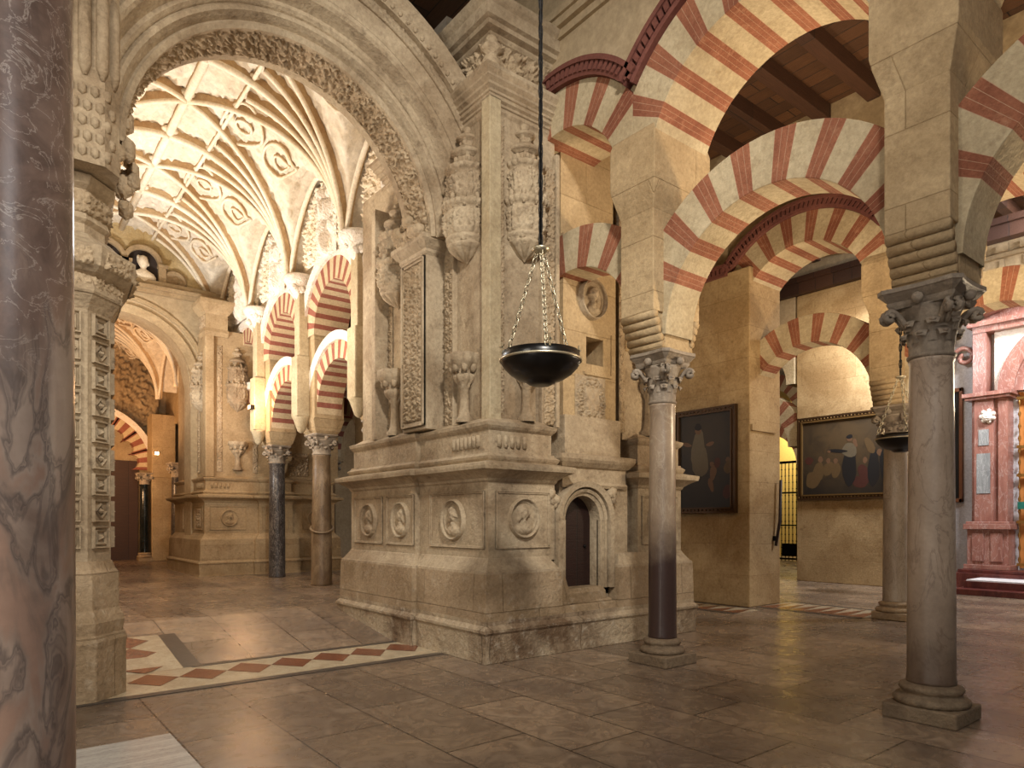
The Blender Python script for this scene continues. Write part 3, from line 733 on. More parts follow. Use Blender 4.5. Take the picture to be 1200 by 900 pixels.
# ================================================================== GATE far behind
t=thing('iron_gate','tall wrought iron barred gate seen through the gap left of the rear wall','gate',(27.5,15.6,0))
mb=MB()
for k in range(26):
    y=-2.2+k*.17; pr=[(.02,0)]
    mb.box(-.015,.015,y-.012,y+.012,0,4.2)
    for j in range(14): mb.sphere((0,y,.3+j*.28),.035,6)
mb.build('bars',M['iron'],t)
MB().box(-.04,.04,-2.3,2.3,.05,.13).box(-.04,.04,-2.3,2.3,1.5,1.56).box(-.04,.04,-2.3,2.3,2.9,2.97).box(-.05,.05,-2.3,2.3,4.2,4.3).build('crossbar',M['iron'],t)
MB().box(-.1,.02,-.6,.1,.2,.75).build('lock_box',M['iron'],t)
struct(MB().box(31,31.3,8,26,0,9).build('wall_beyond_gate',plain('yellow_plaster',(222,190,110),.9)))
struct(MB().box(18.55,19.15,12.95,14.5,0,3.9).build('wall_third_arcade',M['wall']))
struct(MB().box(27.3,27.7,13.0,13.4,0,4.6).build('wall_gate_pier',M['wall']))
bay(18.85,11.7,'above the gap left of the rear wall',thick=(.25,.25,.4,.4),g=None)
bay(24.6,14.6,'farthest one, above the iron gate',thick=(.25,.25,.4,.4),g=None,mould=False)
struct(spandrel('wall_third_arcade','V',18.5,19.2,10.2,15,[(11.7,5.66,1.8)],8.6,M['plaster'],zmin=6.2))
struct(spandrel('wall_fourth_arcade','V',24.3,24.9,8,19,[(14.6,5.66,1.8)],8.9,M['plaster'],zmin=3.6))
# slanted frame leaning by wall end
t=thing('handrail','slim dark wooden rail fixed to the end of the painted wall beside the gap','handrail',(12.85,7.5,1.2))
MB().tube([(0,0,0),(.1,-.03,.5),(.14,-.03,1.35)],.03,8).build('rail',M['doorwood'],t)
MB().box(-.03,.03,-.0,.06,.1,.2).build('bracket',M['iron'],t)

# ================================================================== CARVED PIERS
def motif_panel(par,plane,c,d,cx,cz,w,h,kind,mat,depth=.05,seed=0,flip=1):
    """recessed moulded frame with a round portrait medallion"""
    pass

def carved_pier(loc,label,u1,v1,zs,near=True):
    """loc corner (u,v,floor). local axes: x to +U, y to +V. front corner at origin of the plinth."""
    P_,PL=(M['carved'],M['plinth']) if near else (M['carved_far'],M['plinth_far'])
    t=thing('carved_pier',label,'pier',loc)
    W=u1-loc[0]; D=v1-loc[1]; Z=lambda z:z*zs
    if near:
        s1,s2=1.42,2.72  # right-face bay breaks
        poly=[(0,0),(s1,0),(s1,.62),(s2,.62),(s2,0),(W,0),(W,D),(-.07,D),(-.07,1.62),(0,1.62)]
        poly_p=[(0,0),(1.3,0),(1.3,.62),(2.3,.62),(2.3,0),(W,0),(W,D),(-.07,D),(-.07,1.62),(0,1.62)]
    else:
        s1,s2=1.35,2.6
        poly=[(0,0),(s1,0),(s1,-.08),(s2,-.08),(s2,0),(W,0),(W,D),(0,D)]; poly_p=poly
    pb_=[(0,0),(W,0),(W,D),(-.07,D),(-.07,1.62),(0,1.62)] if near else poly
    mb=MB(); mb.sweep(pb_,[(.0,0),(-.01,Z(.1)),(.0,Z(.34)),(.02,Z(.37)),(.02,Z(.4)),(-.01,Z(.43)),(-.03,Z(.45)),(-.03,Z(.5))]); mb.build('base_course',M['worn'] if near else PL,t)
    mb=MB(); mb.sweep(poly_p,[(-.03,Z(.45)),(-.04,Z(.95)),(-.045,Z(1.06))]); mb.build('plinth',PL,t)
    mb=MB(); mb.sweep(poly_p if near else poly,[(-.045,Z(1.06)),(-.05,Z(1.09)),(-.07,Z(1.1)),(-.09,Z(1.13)),(-.14,Z(1.2)),(-.16,Z(1.24)),(-.17,Z(1.25))]); mb.build('plinth_moulding',P_,t)
    I=-.17
    mb=MB(); mb.sweep(poly,[(I,Z(1.2)),(I,Z(2.2))]); mb.build('pedestal',P_,t)
    mb=MB(); mb.sweep(poly,[(I,Z(2.18)),(I+.02,Z(2.2)),(I+.03,Z(2.23)),(I+.08,Z(2.27)),(I+.13,Z(2.3)),(I+.19,Z(2.33)),(I+.2,Z(2.37)),(I+.2,Z(2.4)),(I+.1,Z(2.42)),(I+.02,Z(2.44)),(I+.04,Z(2.47)),(I+.05,Z(2.5)),(I,Z(2.54)),(I,Z(2.56))]); mb.build('cornice',P_,t)
    J=-.2
    mb=MB(); mb.sweep(poly,[(J,Z(2.5)),(J,Z(2.82)),(J+.03,Z(2.85)),(J+.05,Z(2.88)),(J+.06,Z(2.92)),(J-.02,Z(2.95)),(J-.1,Z(3.0))]); mb.build('attic',P_,t)
    # flutes on attic
    for k in range(7):
        MB().tube([(.2,.42+k*.09,Z(2.62)),(.2,.42+k*.09,Z(2.77))],.03,8).build('flute',P_,t)
        if k<5: MB().tube([(.36+k*.1,.2,Z(2.62)),(.36+k*.1,.2,Z(2.77))],.03,8).build('flute',P_,t)
    return t,P_,PL,Z,W,D,s1,s2

def med(par,plane,c,cx,cz,rx,rz,mat,seed=0,flip=1,d=-1,depth=.07,n=46,kind='bust',name='portrait_medallion'):
    mb=MB(); f=onU(c,d) if plane=='U' else onV(c,d)
    def mp(a,b,h):
        return f(cx+a*rx,cz+b*rz,h)
    if kind=='bust':
        hf=lambda a,b:np.where(np.hypot(a,b)<1.0,bust(a,b,flip,seed),-.3)+.0
        # polar grid so that the rim is round
        A,R=np.meshgrid(np.linspace(0,2*PI,n+1),np.linspace(0.001,1.,26),indexing='ij')
        X=R*np.cos(A);Y=R*np.sin(A); H=bust(X,Y,flip,seed)*depth; H[:,-1]=-.005
        mb.grid(np.stack(mp(X,Y,H),-1))
    elif kind=='figure':
        relief(mb,mp,-1,1,-1,1,lambda a,b:figure(a,b,seed),depth,30,60)
    elif kind=='leaf':
        relief(mb,mp,-1,1,-1,1,lambda a,b:foliage(a*rx,b*rz,seed,.16),depth,max(10,int(rx*90)),max(10,int(rz*90)))
    elif kind=='shield':
        def hf(a,b):
            sh=np.where((np.abs(a)<.45*np.sqrt(np.clip(1-(np.clip(-b,0,1)/.75)**2,0,1)))&(b>-.7)&(b<.45),.55,0)+np.where((np.abs(a)<.42)&(np.abs(b)<.45),.12*np.sin(a*14)*np.sin(b*12)+.1,0)
            r=np.hypot(a/.98,b/.98); fo=foliage(a*rx,b*rz,seed,.14)*(r>.5)*(r<1)
            return np.maximum(sh,fo*.9)
        relief(mb,mp,-1,1,-1,1,hf,depth,56,66)
    return mb.build(name,mat,par)
def frame(par,plane,c,x0,x1,z0,z1,mat,w=.035,d=.014,name='panel_frame',dirn=-1):
    mb=MB()
    for k,(ww,dd) in enumerate(((w,d),(w*.45,d*1.6))):
        for (a,b,e,f) in ((x0,x1,z0,z0+ww),(x0,x1,z1-ww,z1),(x0,x0+ww,z0,z1),(x1-ww,x1,z0,z1)):
            c0,c1=sorted((c+dirn*dd,c+.02*-dirn))
            if plane=='U': mb.box(c0,c1,a,b,e,f)
            else: mb.box(a,b,c0,c1,e,f)
    return mb.build(name,mat,par,.006)
def leafwall(par,plane,c,x0,x1,z0,z1,mat,depth=.05,s=.18,seed=0,name='foliage_panel',d=-1):
    mb=MB(); f=onU(c,d) if plane=='U' else onV(c,d)
    relief(mb,f,x0,x1,z0,z1,lambda a,b:foliage(a,b,seed,s),depth,max(8,int(abs(x1-x0)*75)),max(10,int((z1-z0)*75)))
    return mb.build(name,M['relief'],par)

def canopy(par,cx,cy,z0,z1,R,mat,seed=0):
    """stacked carved tabernacle canopy, widening then tapering to a pinnacle"""
    H=z1-z0
    pr=[(.02,0),(.1,.015),(.4,.05),(.66,.09),(.86,.12),(.8,.13),(.93,.145),(.97,.165),(.9,.175),(.92,.18),(.92,.355),(.9,.36),(1.02,.37),(1.1,.385),(1.13,.4),(1.1,.415),(.95,.42),(.8,.425),(.78,.44),(.8,.45),(.8,.62),(.78,.63),(.9,.64),(.97,.655),(.98,.67),(.9,.68),(.6,.685),(.5,.69),(.42,.7),(.42,.765),(.7,.77),(.74,.78),(.74,.795),(.6,.81),(.42,.835),(.28,.845),(.26,.85),(.26,.885),(.46,.89),(.5,.9),(.48,.91),(.36,.925),(.2,.94),(.16,.95),(.24,.965),(.2,.98),(.05,1.)]
    pts=[]
    for (r0,q0),(r1,q1) in zip(pr,pr[1:]):
        n=max(1,int((q1-q0)/.009))
        for k in range(n): pts.append((r0+(r1-r0)*k/n,q0+(q1-q0)*k/n))
    pts.append(pr[-1])
    na=128; A,J=np.meshgrid(np.linspace(0,2*PI,na+1),np.arange(len(pts)),indexing='ij')
    r0_=np.array([p[0] for p in pts])[J]; q_=np.array([p[1] for p in pts])[J]
    rr=r0_*R; zz=q_*H+z0
    def win(c,w): return np.clip(1-np.abs((q_-c)/w)**6,0,1)
    leafr=foliage(A*R*1.1,zz*1.3,seed,.16)
    panel=np.where(np.abs(((A*8/(2*PI)+.5)%1)-.5)>.41,.028,0.)
    rel=win(.268,.088)*(leafr*.06+panel)+win(.535,.085)*(leafr*.065+panel*.8)
    rel+=win(.4,.02)*.014*np.sin(A*26)+win(.66,.02)*.012*np.sin(A*22)+.03*np.abs(np.sin(A*5))*win(.07,.05)
    rel+=win(.73,.032)*.035*np.clip(np.cos(A*6)*3,0,1)+win(.868,.018)*.025*np.clip(np.cos(A*5)*3,0,1)
    rr2=rr+rel
    P=np.stack((cx+rr2*np.cos(A),cy+rr2*np.sin(A),zz),-1)
    mb=MB(); mb.grid(P)
    for (q,r,nn,sz) in ((.43,1.0,11,.036),(.69,.84,9,.032),(.15,.8,8,.05),(.37,.98,11,.022)):
        for k in range(nn):
            a=2*PI*k/nn; mb.sphere((cx+r*R*math.cos(a),cy+r*R*math.sin(a),z0+q*H+.01),sz,7,0,(1,1,1.45))
    for k in range(8):
        a=2*PI*k/8+.39
        for (qq,rr_) in ((.2,.95),(.47,.83)):
            mb.sphere((cx+rr_*R*math.cos(a),cy+rr_*R*math.sin(a),z0+(qq+.1)*H),.03,6,0,(1,1,2.6)); mb.sphere((cx+(rr_+.04)*R*math.cos(a),cy+(rr_+.04)*R*math.sin(a),z0+(qq+.145)*H),.022,6)
    return mb.build('niche_canopy',M['carved'],par)
def bracket(par,cx,cy,z0,z1,R,mat):
    H=z1-z0
    mb=MB(); na=48
    pr=[(.55,0),(.6,.05),(.4,.1),(.34,.18),(.3,.3),(.3,.5),(.42,.53),(.3,.56),(.5,.6),(.62,.66),(.6,.7),(.42,.72),(.6,.78),(.95,.85),(1.05,.9),(1.1,.96),(1.05,1.)]
    A,J=np.meshgrid(np.linspace(0,2*PI,na+1),np.arange(len(pr)),indexing='ij')
    rr=np.array([p[0] for p in pr])[J]*R; zz=np.array([p[1] for p in pr])[J]*H+z0
    rr=rr+.03*np.abs(np.sin(A*4))*(zz>z0+.55*H)
    mb.grid(np.stack((cx+rr*np.cos(A),cy+rr*np.sin(A),zz),-1))
    mb.add([(cx+R*1.05*math.cos(2*PI*k/16),cy+R*1.05*math.sin(2*PI*k/16),z1) for k in range(16)],[tuple(range(16))])
    for k in range(8):
        a=2*PI*k/8+.2; mb.sphere((cx+R*.8*math.cos(a),cy+R*.8*math.sin(a),z0+.8*H),.05,6,0,(1,1,1.4))
    return mb.build('statue_bracket',M['carved'],par)

# ---- near pier ----
t,P_,PL,Z,W,D,s1,s2=carved_pier((4.72,6.45,0),'massive carved limestone pier in the centre with corner niches, medallions and small arched door',8.78,10.45,1.)
np_=t
I=.17
# pedestal panels, left face (x = const) and right face (y = const)
for (y0,y1) in ((.24,1.5),): frame(t,'U',I,y0+.0,y1,1.36,2.08,P_); med(t,'U',I-.005,.92,1.72,.27,.27,P_,1)
for (y0,y1,cy,sd) in ((1.82,2.62,2.18,2),(2.75,3.7,3.18,3)): frame(t,'U',I-.07,y0,y1,1.36,2.08,P_); med(t,'U',I-.075,cy,1.72,.25,.26,P_,sd,-1)
frame(t,'V',I,.28,1.16,1.36,2.08,P_); med(t,'V',I-.005,.72,1.74,.25,.26,P_,4,-1)
frame(t,'V',I,s2+.25,W-.26,1.36,2.08,P_); med(t,'V',I-.005,s2+.62,1.74,.24,.27,P_,5)
# upper body
zt=6.98
B0=.34
mb=MB(); mb.sweep([(B0,B0),(s1-.02,B0),(s1-.02,.9),(s2+.02,.9),(s2+.02,B0),(W-B0,B0),(W-B0,D-.1),(B0,D-.1)],[(0,2.9),(0,zt)]); mb.build('upper_body',M['carved'],t)
# corner pilaster, frames of niches
def strip(x0,x1,y0,y1,z0,z1,name,mat=None): return MB().box(x0,x1,y0,y1,z0,z1).build(name,mat or P_,t,.012)
strip(.26,.44,.26,.44,2.92,zt,'corner_pilaster',M['ring'])
leafwall(t,'V',.335,.46,.54,3.05,6.7,P_,.045,.11,3,'foliage_strip')
leafwall(t,'V',.30,1.16,1.36,2.98,6.4,P_,.06,.13,4,'foliage_strip')
strip(1.12,1.16,.27,.36,2.95,6.6,'niche_frame'); strip(1.36,1.42,.25,.36,2.95,6.6,'niche_frame')
leafwall(t,'U',.335,.46,.54,3.05,6.7,P_,.04,.11,5,'foliage_strip')
leafwall(t,'U',.30,1.13,1.32,2.98,5.3,P_,.06,.12,6,'foliage_strip')
strip(.27,.36,1.1,1.13,2.95,5.6,'niche_frame')
strip(.28,.36,.44,.46,2.95,6.7,'niche_frame')
# pilaster of the great arch on left face
MB().box(.06,.4,1.42,2.08,2.95,5.36).build('arch_pilaster',P_,t,.012)
frame(t,'U',.06,1.45,2.05,3.0,5.3,P_,.06,.03)
leafwall(t,'U',.055,1.52,1.98,3.08,5.22,P_,.075,.2,7)
mb=MB(); mb.sweep([(.06,1.42),(.4,1.42),(.4,2.08),(.06,2.08)],[(0,5.3),(.03,5.34),(.03,5.38),(.07,5.42),(.12,5.48),(.12,5.54),(0,5.56)]); mb.build('pilaster_capital',P_,t)
mb=MB(); 
for k in range(26): 
    a=random.random()
    mb.sphere((.02+random.uniform(-.06,.08),1.45+random.random()*.66,5.56+random.random()*.28),random.uniform(.06,.11),7,0,(1,1.3,1))
mb.build('foliate_impost',M['relief'],t)
# inner niche (nave side of the left face)
leafwall(t,'U',.33,2.2,2.34,3.0,6.4,P_,.05,.12,8,'foliage_strip')
strip(.1,.36,3.0,3.12,2.95,6.5,'niche_frame')
canopy(t,.3,2.62,4.9,6.5,.3,P_,4)
bracket(t,.24,2.62,2.98,3.95,.22,P_)
leafwall(t,'U',.33,2.86,2.98,3.0,6.4,P_,.05,.12,9,'foliage_strip')
# outer niches : canopies + brackets
canopy(t,.32,.84,5.05,6.85,.29,P_,1)
canopy(t,.86,.32,5.05,6.85,.29,P_,2)
bracket(t,.28,.84,2.98,3.86,.2,P_)
bracket(t,.86,.28,2.98,3.86,.2,P_)
canopy(t,s2+.7,.32,5.05,6.85,.29,P_,3)
bracket(t,s2+.55,.28,2.98,4.1,.22,P_)
# entablature
pe=[(B0,B0),(s1-.05,B0),(s1-.05,1.3),(s2+.05,1.3),(s2+.05,B0),(W-B0,B0),(W-B0,D-.1),(B0,D-.1)]
pe=[(B0,B0),(s1-.02,B0),(s1-.02,D-1.),(B0,D-1.)]
mb=MB(); mb.sweep(pe,[(.0,6.82),(.03,6.86),(.03,6.9),(.05,6.91),(.05,6.94),(.08,6.96),(.08,7.0),(.1,7.01),(.1,7.04),(.14,7.07),(.14,7.1),(.18,7.14),(.18,7.17),(.22,7.22),(.22,7.27),(0.02,7.3)]); mb.build('entablature',P_,t)
mb=MB(); mb.sweep(pe,[(-.02,7.26),(-.02,7.75)]); mb.build('frieze',P_,t)
leafwall(t,'U',B0-.0,B0+.05,1.9,7.3,7.7,P_,.13,.33,11,'frieze_relief'); leafwall(t,'V',B0-.0,B0+.05,1.4,7.3,7.7,P_,.13,.3,12,'frieze_relief')
mb=MB(); mb.lathe([(.06,7.28),(.13,7.32),(.12,7.42),(.08,7.52),(.14,7.57),(.13,7.62),(.07,7.65),(.09,7.69),(.06,7.75)],B0+.0,B0+.0,14); mb.build('corner_figure',M['relief'],t)
mb=MB(); mb.sweep(pe,[(0,7.7),(.04,7.72),(.06,7.75),(.06,7.78),(.14,7.8),(.15,7.85),(.2,7.87),(.2,8.02),(.24,8.06),(.26,8.1),(.26,8.13),(0,8.15)]); mb.build('crown_cornice',P_,t)
# middle bay of right face: plain projecting slab, medallion, window, shield
sx0,sx1=1.58,2.62; sv=.36
mb=MB()
# slab with a real window hole: pieces around (x .. ) 
wx0,wx1,wz0,wz1=2.02,2.36,3.92,4.3
mb.box(sx0,wx0,sv,sv+1.2,3.1,5.65); mb.box(wx1,sx1,sv,sv+1.2,3.1,5.65); mb.box(wx0,wx1,sv,sv+1.2,3.1,wz0); mb.box(wx0,wx1,sv,sv+1.2,wz1,5.65)
mb.box(sx0,sx1,sv+.05,sv+1.2,5.65,7.3)
mb.build('buttress_slab',M['ashlar'],t)
mb=MB(); mb.box(wx0,wx1,sv+.5,sv+.52,wz0,wz1); mb.build('window_recess',M['niche'],t)  # dark sheet: shade of the deep window hole put into its colour
mb=MB(); mb.add([(wx1+.16,sv-.012,wz0-.14),(wx1+.16,sv-.012,wz1+.1),(wx1,sv+.5,wz1),(wx1,sv+.5,wz0)],[(0,1,2,3)])
mb.box(wx0-.05,wx1+.16,sv-.03,sv,wz0-.16,wz0-.12); mb.build('window_splay',M['ashlar'],t)
med(t,'V',sv-.005,2.12,4.83,.26,.29,P_,6,1,depth=.12)
med(t,'V',sv-.005,2.1,3.42,.3,.33,P_,7,kind='shield',depth=.08,name='coat_of_arms')
# carved end strip right of slab and rough springer
leafwall(t,'V',.33,s2-.06,s2+.06,3.0,6.6,P_,.05,.12,13,'foliage_strip')
mb=MB(); mb.box(s2+.05,s2+.5,.3,.7,4.2,5.3); mb.build('broken_springer',M['ashlar'],t,.06)
# lower centre bay: arched doorway
bx=1.8; dy=.42
mb=MB(); mb.box(s1+.05,s2-.05,dy,.9,.9,1.05); 
dw=.33; zsill=.78; zsp=1.72
def doorface(x0,x1,z0,z1,y0,y1,cx,r,zsp_,zs_,mb):
    n=24
    mb.box(x0,cx-r,y0,y1,z0,z1); mb.box(cx+r,x1,y0,y1,z0,z1)
    vs=[]
    for i in range(n+1):
        a=PI*i/n; x=cx+r*math.cos(a); z=zsp_+r*math.sin(a)
        for y in (y0,y1): vs+=[(x,y,z),(x,y,z1)]
    fs=[]
    for i in range(n):
        o=i*4;p=o+4; fs+=[(o,p,p+1,o+1),(o+2,o+3,p+3,p+2),(o,o+2,p+2,p)]
    mb.add(vs,fs)
mb=MB(); doorface(s1-.02,s2+.02,zsill-.1,2.2,.24,.8,bx,dw,zsp,0,mb); mb.box(s1,s2,.24,.9,.4,zsill); mb.build('doorway_wall',P_,t)
mb=MB()
for (ra,rb,yy) in ((dw,dw+.05,.2),(dw+.05,dw+.09,.16),(dw+.12,dw+.2,.12)):
    sec=[(ra,yy),(rb,yy-.02),(rb,.26),(ra,.26)]
    band_arc(mb,'U',bx,zsp,[(r,y) for r,y in sec],0,180,None,28)
    for s in (-1,1):
        a,b=sorted((bx+s*ra,bx+s*rb)); mb.box(a,b,yy-.01,.26,zsill,zsp)
mb.build('doorway_moulding',P_,t)
dd=MB(); 
dd.box(bx-dw,bx+dw,.4,.46,zsill,zsp); 
vs=[(bx,.4,zsp)]+[(bx+dw*math.cos(PI*k/20),.4,zsp+dw*math.sin(PI*k/20)) for k in range(21)]
dd.add(vs,[(0,k+1,k+2) for k in range(20)])
dob=dd.build('door',M['doorwood'],t)
hb=MB(); hb.sphere((bx+.22,.39,1.35),.025,8); hb.build('door_knob',M['iron'],dob)
for s in (-1,1):
    leafwall(t,'V',.23,bx+s*.56-.06,bx+s*.56+.06,.95,1.95,P_,.05,.12,14,'foliage_strip')
    mb=MB()
    for k in range(10): mb.sphere((bx+s*(.56+random.uniform(-.08,.06)),.2,1.98+random.uniform(-.08,.14)),random.uniform(.05,.08),7)
    mb.build('door_capital',P_,t)
mb=MB(); mb.sweep([(s1+.0,.2),(s2-.06,.2),(s2-.06,.8),(s1+.0,.8)],[(0,2.16),(.02,2.2),(.0,2.24),(.0,2.42),(.03,2.44),(.08,2.5),(.1,2.54),(.1,2.6),(0,2.62)]); mb.build('door_entablature',P_,t)
mb=MB(); mb.box(s1+.1,s2-.1,.26,.9,2.6,3.15); mb.build('attic_block',P_,t,.01)
# worn sill step and broken plinth front
mb=MB(); mb.sweep([(1.25,.06),(2.35,.06),(2.35,.5),(1.25,.5)],[(0,.45),(-.02,.58),(-.05,.6),(-.09,.64)]); mb.sweep([(1.42,.1),(2.2,.14),(2.2,.5),(1.42,.5)],[(0,.6),(-.01,.74),(-.04,.8)]); mb.sweep([(1.24,.04),(1.5,.1),(1.42,.4),(1.24,.4)],[(0,.5),(-.02,.75),(-.06,.95),(-.1,1.02)]); mb.build('worn_sill',PL,t,.02)

# ---- great carved arch ----
AC,AZ=2.98,5.5
t=thing('carved_arch','great round arch with carved foliage soffit springing between the left pier and the central pier','arch',(AC,7.8,AZ))
R0=1.83
mb=MB(); n=200
def sof(a,b,h): # a angle, b depth
    r=R0-h; return (r*np.cos(a),b,r*np.sin(a))
relief(mb,sof,0.0,PI,-.02,.5,lambda a,b:foliage(a*R0,b+.0,3,.25),.1,420,44)
mb.build('foliage_soffit',M['relief'],t)
mb=MB()
band_arc(mb,'U',0,0,[(R0-.03,.5),(R0+.1,.5),(R0+.1,.62),(R0-.03,.62)],0,180,None,72)   # back edge band
band_arc(mb,'U',0,0,[(R0+.002,-.02),(R0+.3,-.02),(R0+.3,.62),(R0+.002,.62)],0,180,None,72)
band_arc(mb,'U',0,0,[(R0-.04,-.06),(R0+.01,-.09),(R0+.05,-.06),(R0+.05,0),(R0-.04,0)],0,180,None,72)
mb.build('arch_ring',M['carved'],t)
mb=MB()
band_arc(mb,'U',0,0,[(R0+.03,-.05),(R0+.06,-.12),(R0+.09,-.17),(R0+.13,-.18),(R0+.16,-.15),(R0+.17,-.17),(R0+.2,-.2),(R0+.24,-.2),(R0+.255,-.23),(R0+.3,-.34),(R0+.33,-.37),(R0+.37,-.38),(R0+.4,-.36),(R0+.43,-.36),(R0+.43,.5),(R0+.03,.5)],0,180,None,72)
mb.build('roll_mouldings',M['carved'],t)
mb=MB(); band_arc(mb,'U',0,0,[(R0+.4,-.36),(R0+.64,-.4),(R0+.64,.6),(R0+.4,.6)],0,180,None,72); mb.build('plain_fascia',M['carved'],t)
mb=MB(); 
def fac(a,b,h): r=b; return (r*np.cos(a),-.42-h,r*np.sin(a))
relief(mb,fac,.0,PI,R0+.6,R0+.72,lambda a,b:foliage(a*2.4,b,5,.12),.05,340,10)
band_arc(mb,'U',0,0,[(R0+.6,-.42),(R0+.72,-.42),(R0+.72,.5),(R0+.6,.5)],0,180,None,72)
band_arc(mb,'U',0,0,[(R0+.72,-.5),(R0+.8,-.56),(R0+.86,-.62),(R0+.9,-.62),(R0+.9,.5),(R0+.72,.5)],0,180,None,72)
for k in range(70):
    a=PI*(k+.5)/70; r=R0+.76; mb.sphere((r*math.cos(a),-.52,r*math.sin(a)),.035,6)
mb.build('dentil_cornice',M['carved'],t)

# ---- left carved pier ----
t=thing('carved_pier','tall carved stone pier left of the great arch, with rows of square diamond bosses','pier',(1.15,7.45,0))
lx,ly=1.15,7.45
pl=[(-.9,-.02),(-.28,-.02),(-.02,.25),(.02,.8),(.02,1.3),(-.9,1.3)]
mb=MB(); mb.sweep(pl,[(.06,0),(.06,.5),(.07,.56),(.06,.6),(.03,.62),(.04,.68),(.05,.74),(.03,.8),(.0,.86),(.0,1.2),(-.03,1.24),(-.05,1.3),(-.06,1.32)]); mb.build('plinth',PL,t,.01)
mb=MB(); mb.sweep(pl,[(-.07,1.3),(-.07,3.78)]); mb.build('pier_shaft',M['carved'],t)
def bosses(x0,y0,x1,y1,cols,z0,z1,rows,mb):
    dx,dy=x1-x0,y1-y0; Ln=math.hypot(dx,dy); ux,uy=dx/Ln,dy/Ln; nx,ny=uy,-ux
    def q(a,z,h): return (x0+ux*a+nx*h,y0+uy*a+ny*h,z)
    hh=(z1-z0)/rows
    for c in range(cols):
        for r in range(rows):
            ca=Ln*(c+.5)/cols; cz=z0+hh*(r+.5); w=min(Ln/cols,hh)*.42
            def ring(w0,w1,h0,h1,rot):
                vs=[]
                for ww,h in ((w0,h0),(w1,h1)):
                    for k in range(4):
                        a=rot+PI/4+k*PI/2; vs.append(q(ca+ww*1.414*math.cos(a),cz+ww*1.414*math.sin(a),h))
                mb.add(vs,[(k,(k+1)%4,4+(k+1)%4,4+k) for k in range(4)])
            ring(w,w*.96,0,.035,0); ring(w*.96,w*.86,.035,.03,0); ring(w*.86,w*.8,.03,-.0,0); 
            ring(w*.8,w*.2,.003,.003,0)
            rot=PI/4 if (r+c)%2 else 0; s=.48 if rot else .62
            ring(w*s*1.1,w*s,.003,.03,rot); ring(w*s,w*s*.7,.03,.012,rot); ring(w*s*.45,w*.02,.01,.05,rot)
mb=MB(); 
o=-.07
p1=(-.9,-.02-o); p2=(-.30,.05); p3=(-.09,.26); p4=(-.05,.8)
bosses(-.6,.048,-.34,.048,1,1.42,3.7,9,mb); bosses(-.3,.055,-.1,.265,1,1.42,3.7,9,mb); bosses(-.085,.3,-.055,.8,2,1.42,3.7,9,mb); bosses(-.88,.048,-.62,.048,1,1.42,3.7,9,mb)
mb.build('square_bosses',M['carved'],t)
mb=MB(); mb.sweep(pl,[(-.07,3.7),(-.04,3.76),(.0,3.82),(.02,3.86)]); 
mb.sweep(pl,[(.02,3.84),(.03,3.86),(-.0,4.0),(.06,4.03),(.12,4.08),(.14,4.2),(.14,4.26),(.06,4.3),(-.02,4.36),(-.08,4.42),(-.12,4.44)])
mb.build('capital_moulding',M['carved'],t)
mb=MB(); 
def bandrel(pts,off,z0,z1,seed,mb,depth=.05,s=.13):
    for (x0,y0),(x1,y1) in zip(pts,pts[1:]):
        dx,dy=x1-x0,y1-y0; Ln=math.hypot(dx,dy); ux,uy=dx/Ln,dy/Ln; nx,ny=uy,-ux
        relief(mb,lambda a,b,h:(x0+ux*a+nx*(off+h),y0+uy*a+ny*(off+h),b),0,Ln,z0,z1,lambda a,b:foliage(a,b,seed,s),depth,max(8,int(Ln*70)),max(8,int((z1-z0)*70)))
for (o_,za,zb,sd,dp) in ((.12,4.07,4.24,2,.07),(.0,3.86,4.02,4,.06),(-.1,4.62,4.82,6,.07)):
    for q_ in range(3):
        mb=MB(); bandrel(pl[q_:q_+2],o_,za,zb,sd,mb,dp); mb.build('carved_band',M['relief'],t)
mb=MB(); mb.sweep(pl,[(-.12,4.4),(-.12,4.52),(-.08,4.56),(-.1,4.62),(-.1,4.84),(-.05,4.88),(-.03,4.93),(-.03,4.96),(-.12,5.0)]); mb.build('frieze_block',M['carved'],t)
mb=MB(); mb.sweep([(-.9,-.2),(-.2,-.2),(-.06,-.05),(-.06,1.2),(-.9,1.2)],[(0,4.98),(0,9.3)]); mb.build('upper_shaft',M['carved'],t)
mb=MB()
def fy(x): return -.2 if x<-.2 else -.2+(x+.2)*1.07
for x in (-.84,-.68,-.52,-.36,-.22,-.12):
    for (za,zb) in ((5.75,6.6),):
        y=fy(x); mb.tube([(x,y,za+.05*abs(x)),(x,y,za+.12),(x,y,zb-.1),(x,y,zb+.1*abs(x))],[.02,.055,.055,.02],8)
for r_ in range(5):
    for k in range(9):
        x=-.88+k*.1+(r_%2)*.04
        if x<-.08: mb.sphere((x,fy(x),5.08+r_*.14+.3*(x+.9)*0),.042,6,0,(1,1,1.4))
for r_ in range(16):
    for k in range(6):
        x=-.86+k*.14+(r_%2)*.07
        if x<-.08: mb.sphere((x,fy(x),6.75+r_*.15),.06,8,0,(.85,.7,1.5))
mb.build('hanging_drops',M['carved'],t)
mb=MB()
for k in range(22): mb.sphere((.0+random.uniform(-.06,.14),.35+random.uniform(-.1,.35),4.95+random.random()*.9),random.uniform(.05,.11),7,0,(1,1,1.4))
mb.build('foliate_corbel',M['relief'],t)
struct(MB().box(-4,.25,7.6,8.8,0,9.4).build('wall_left',M['ashlar']))
struct(MB().box(-1.2,4.3,9.0,9.15,7.9,10.2).build('wall_above_arch',M['plaster']))

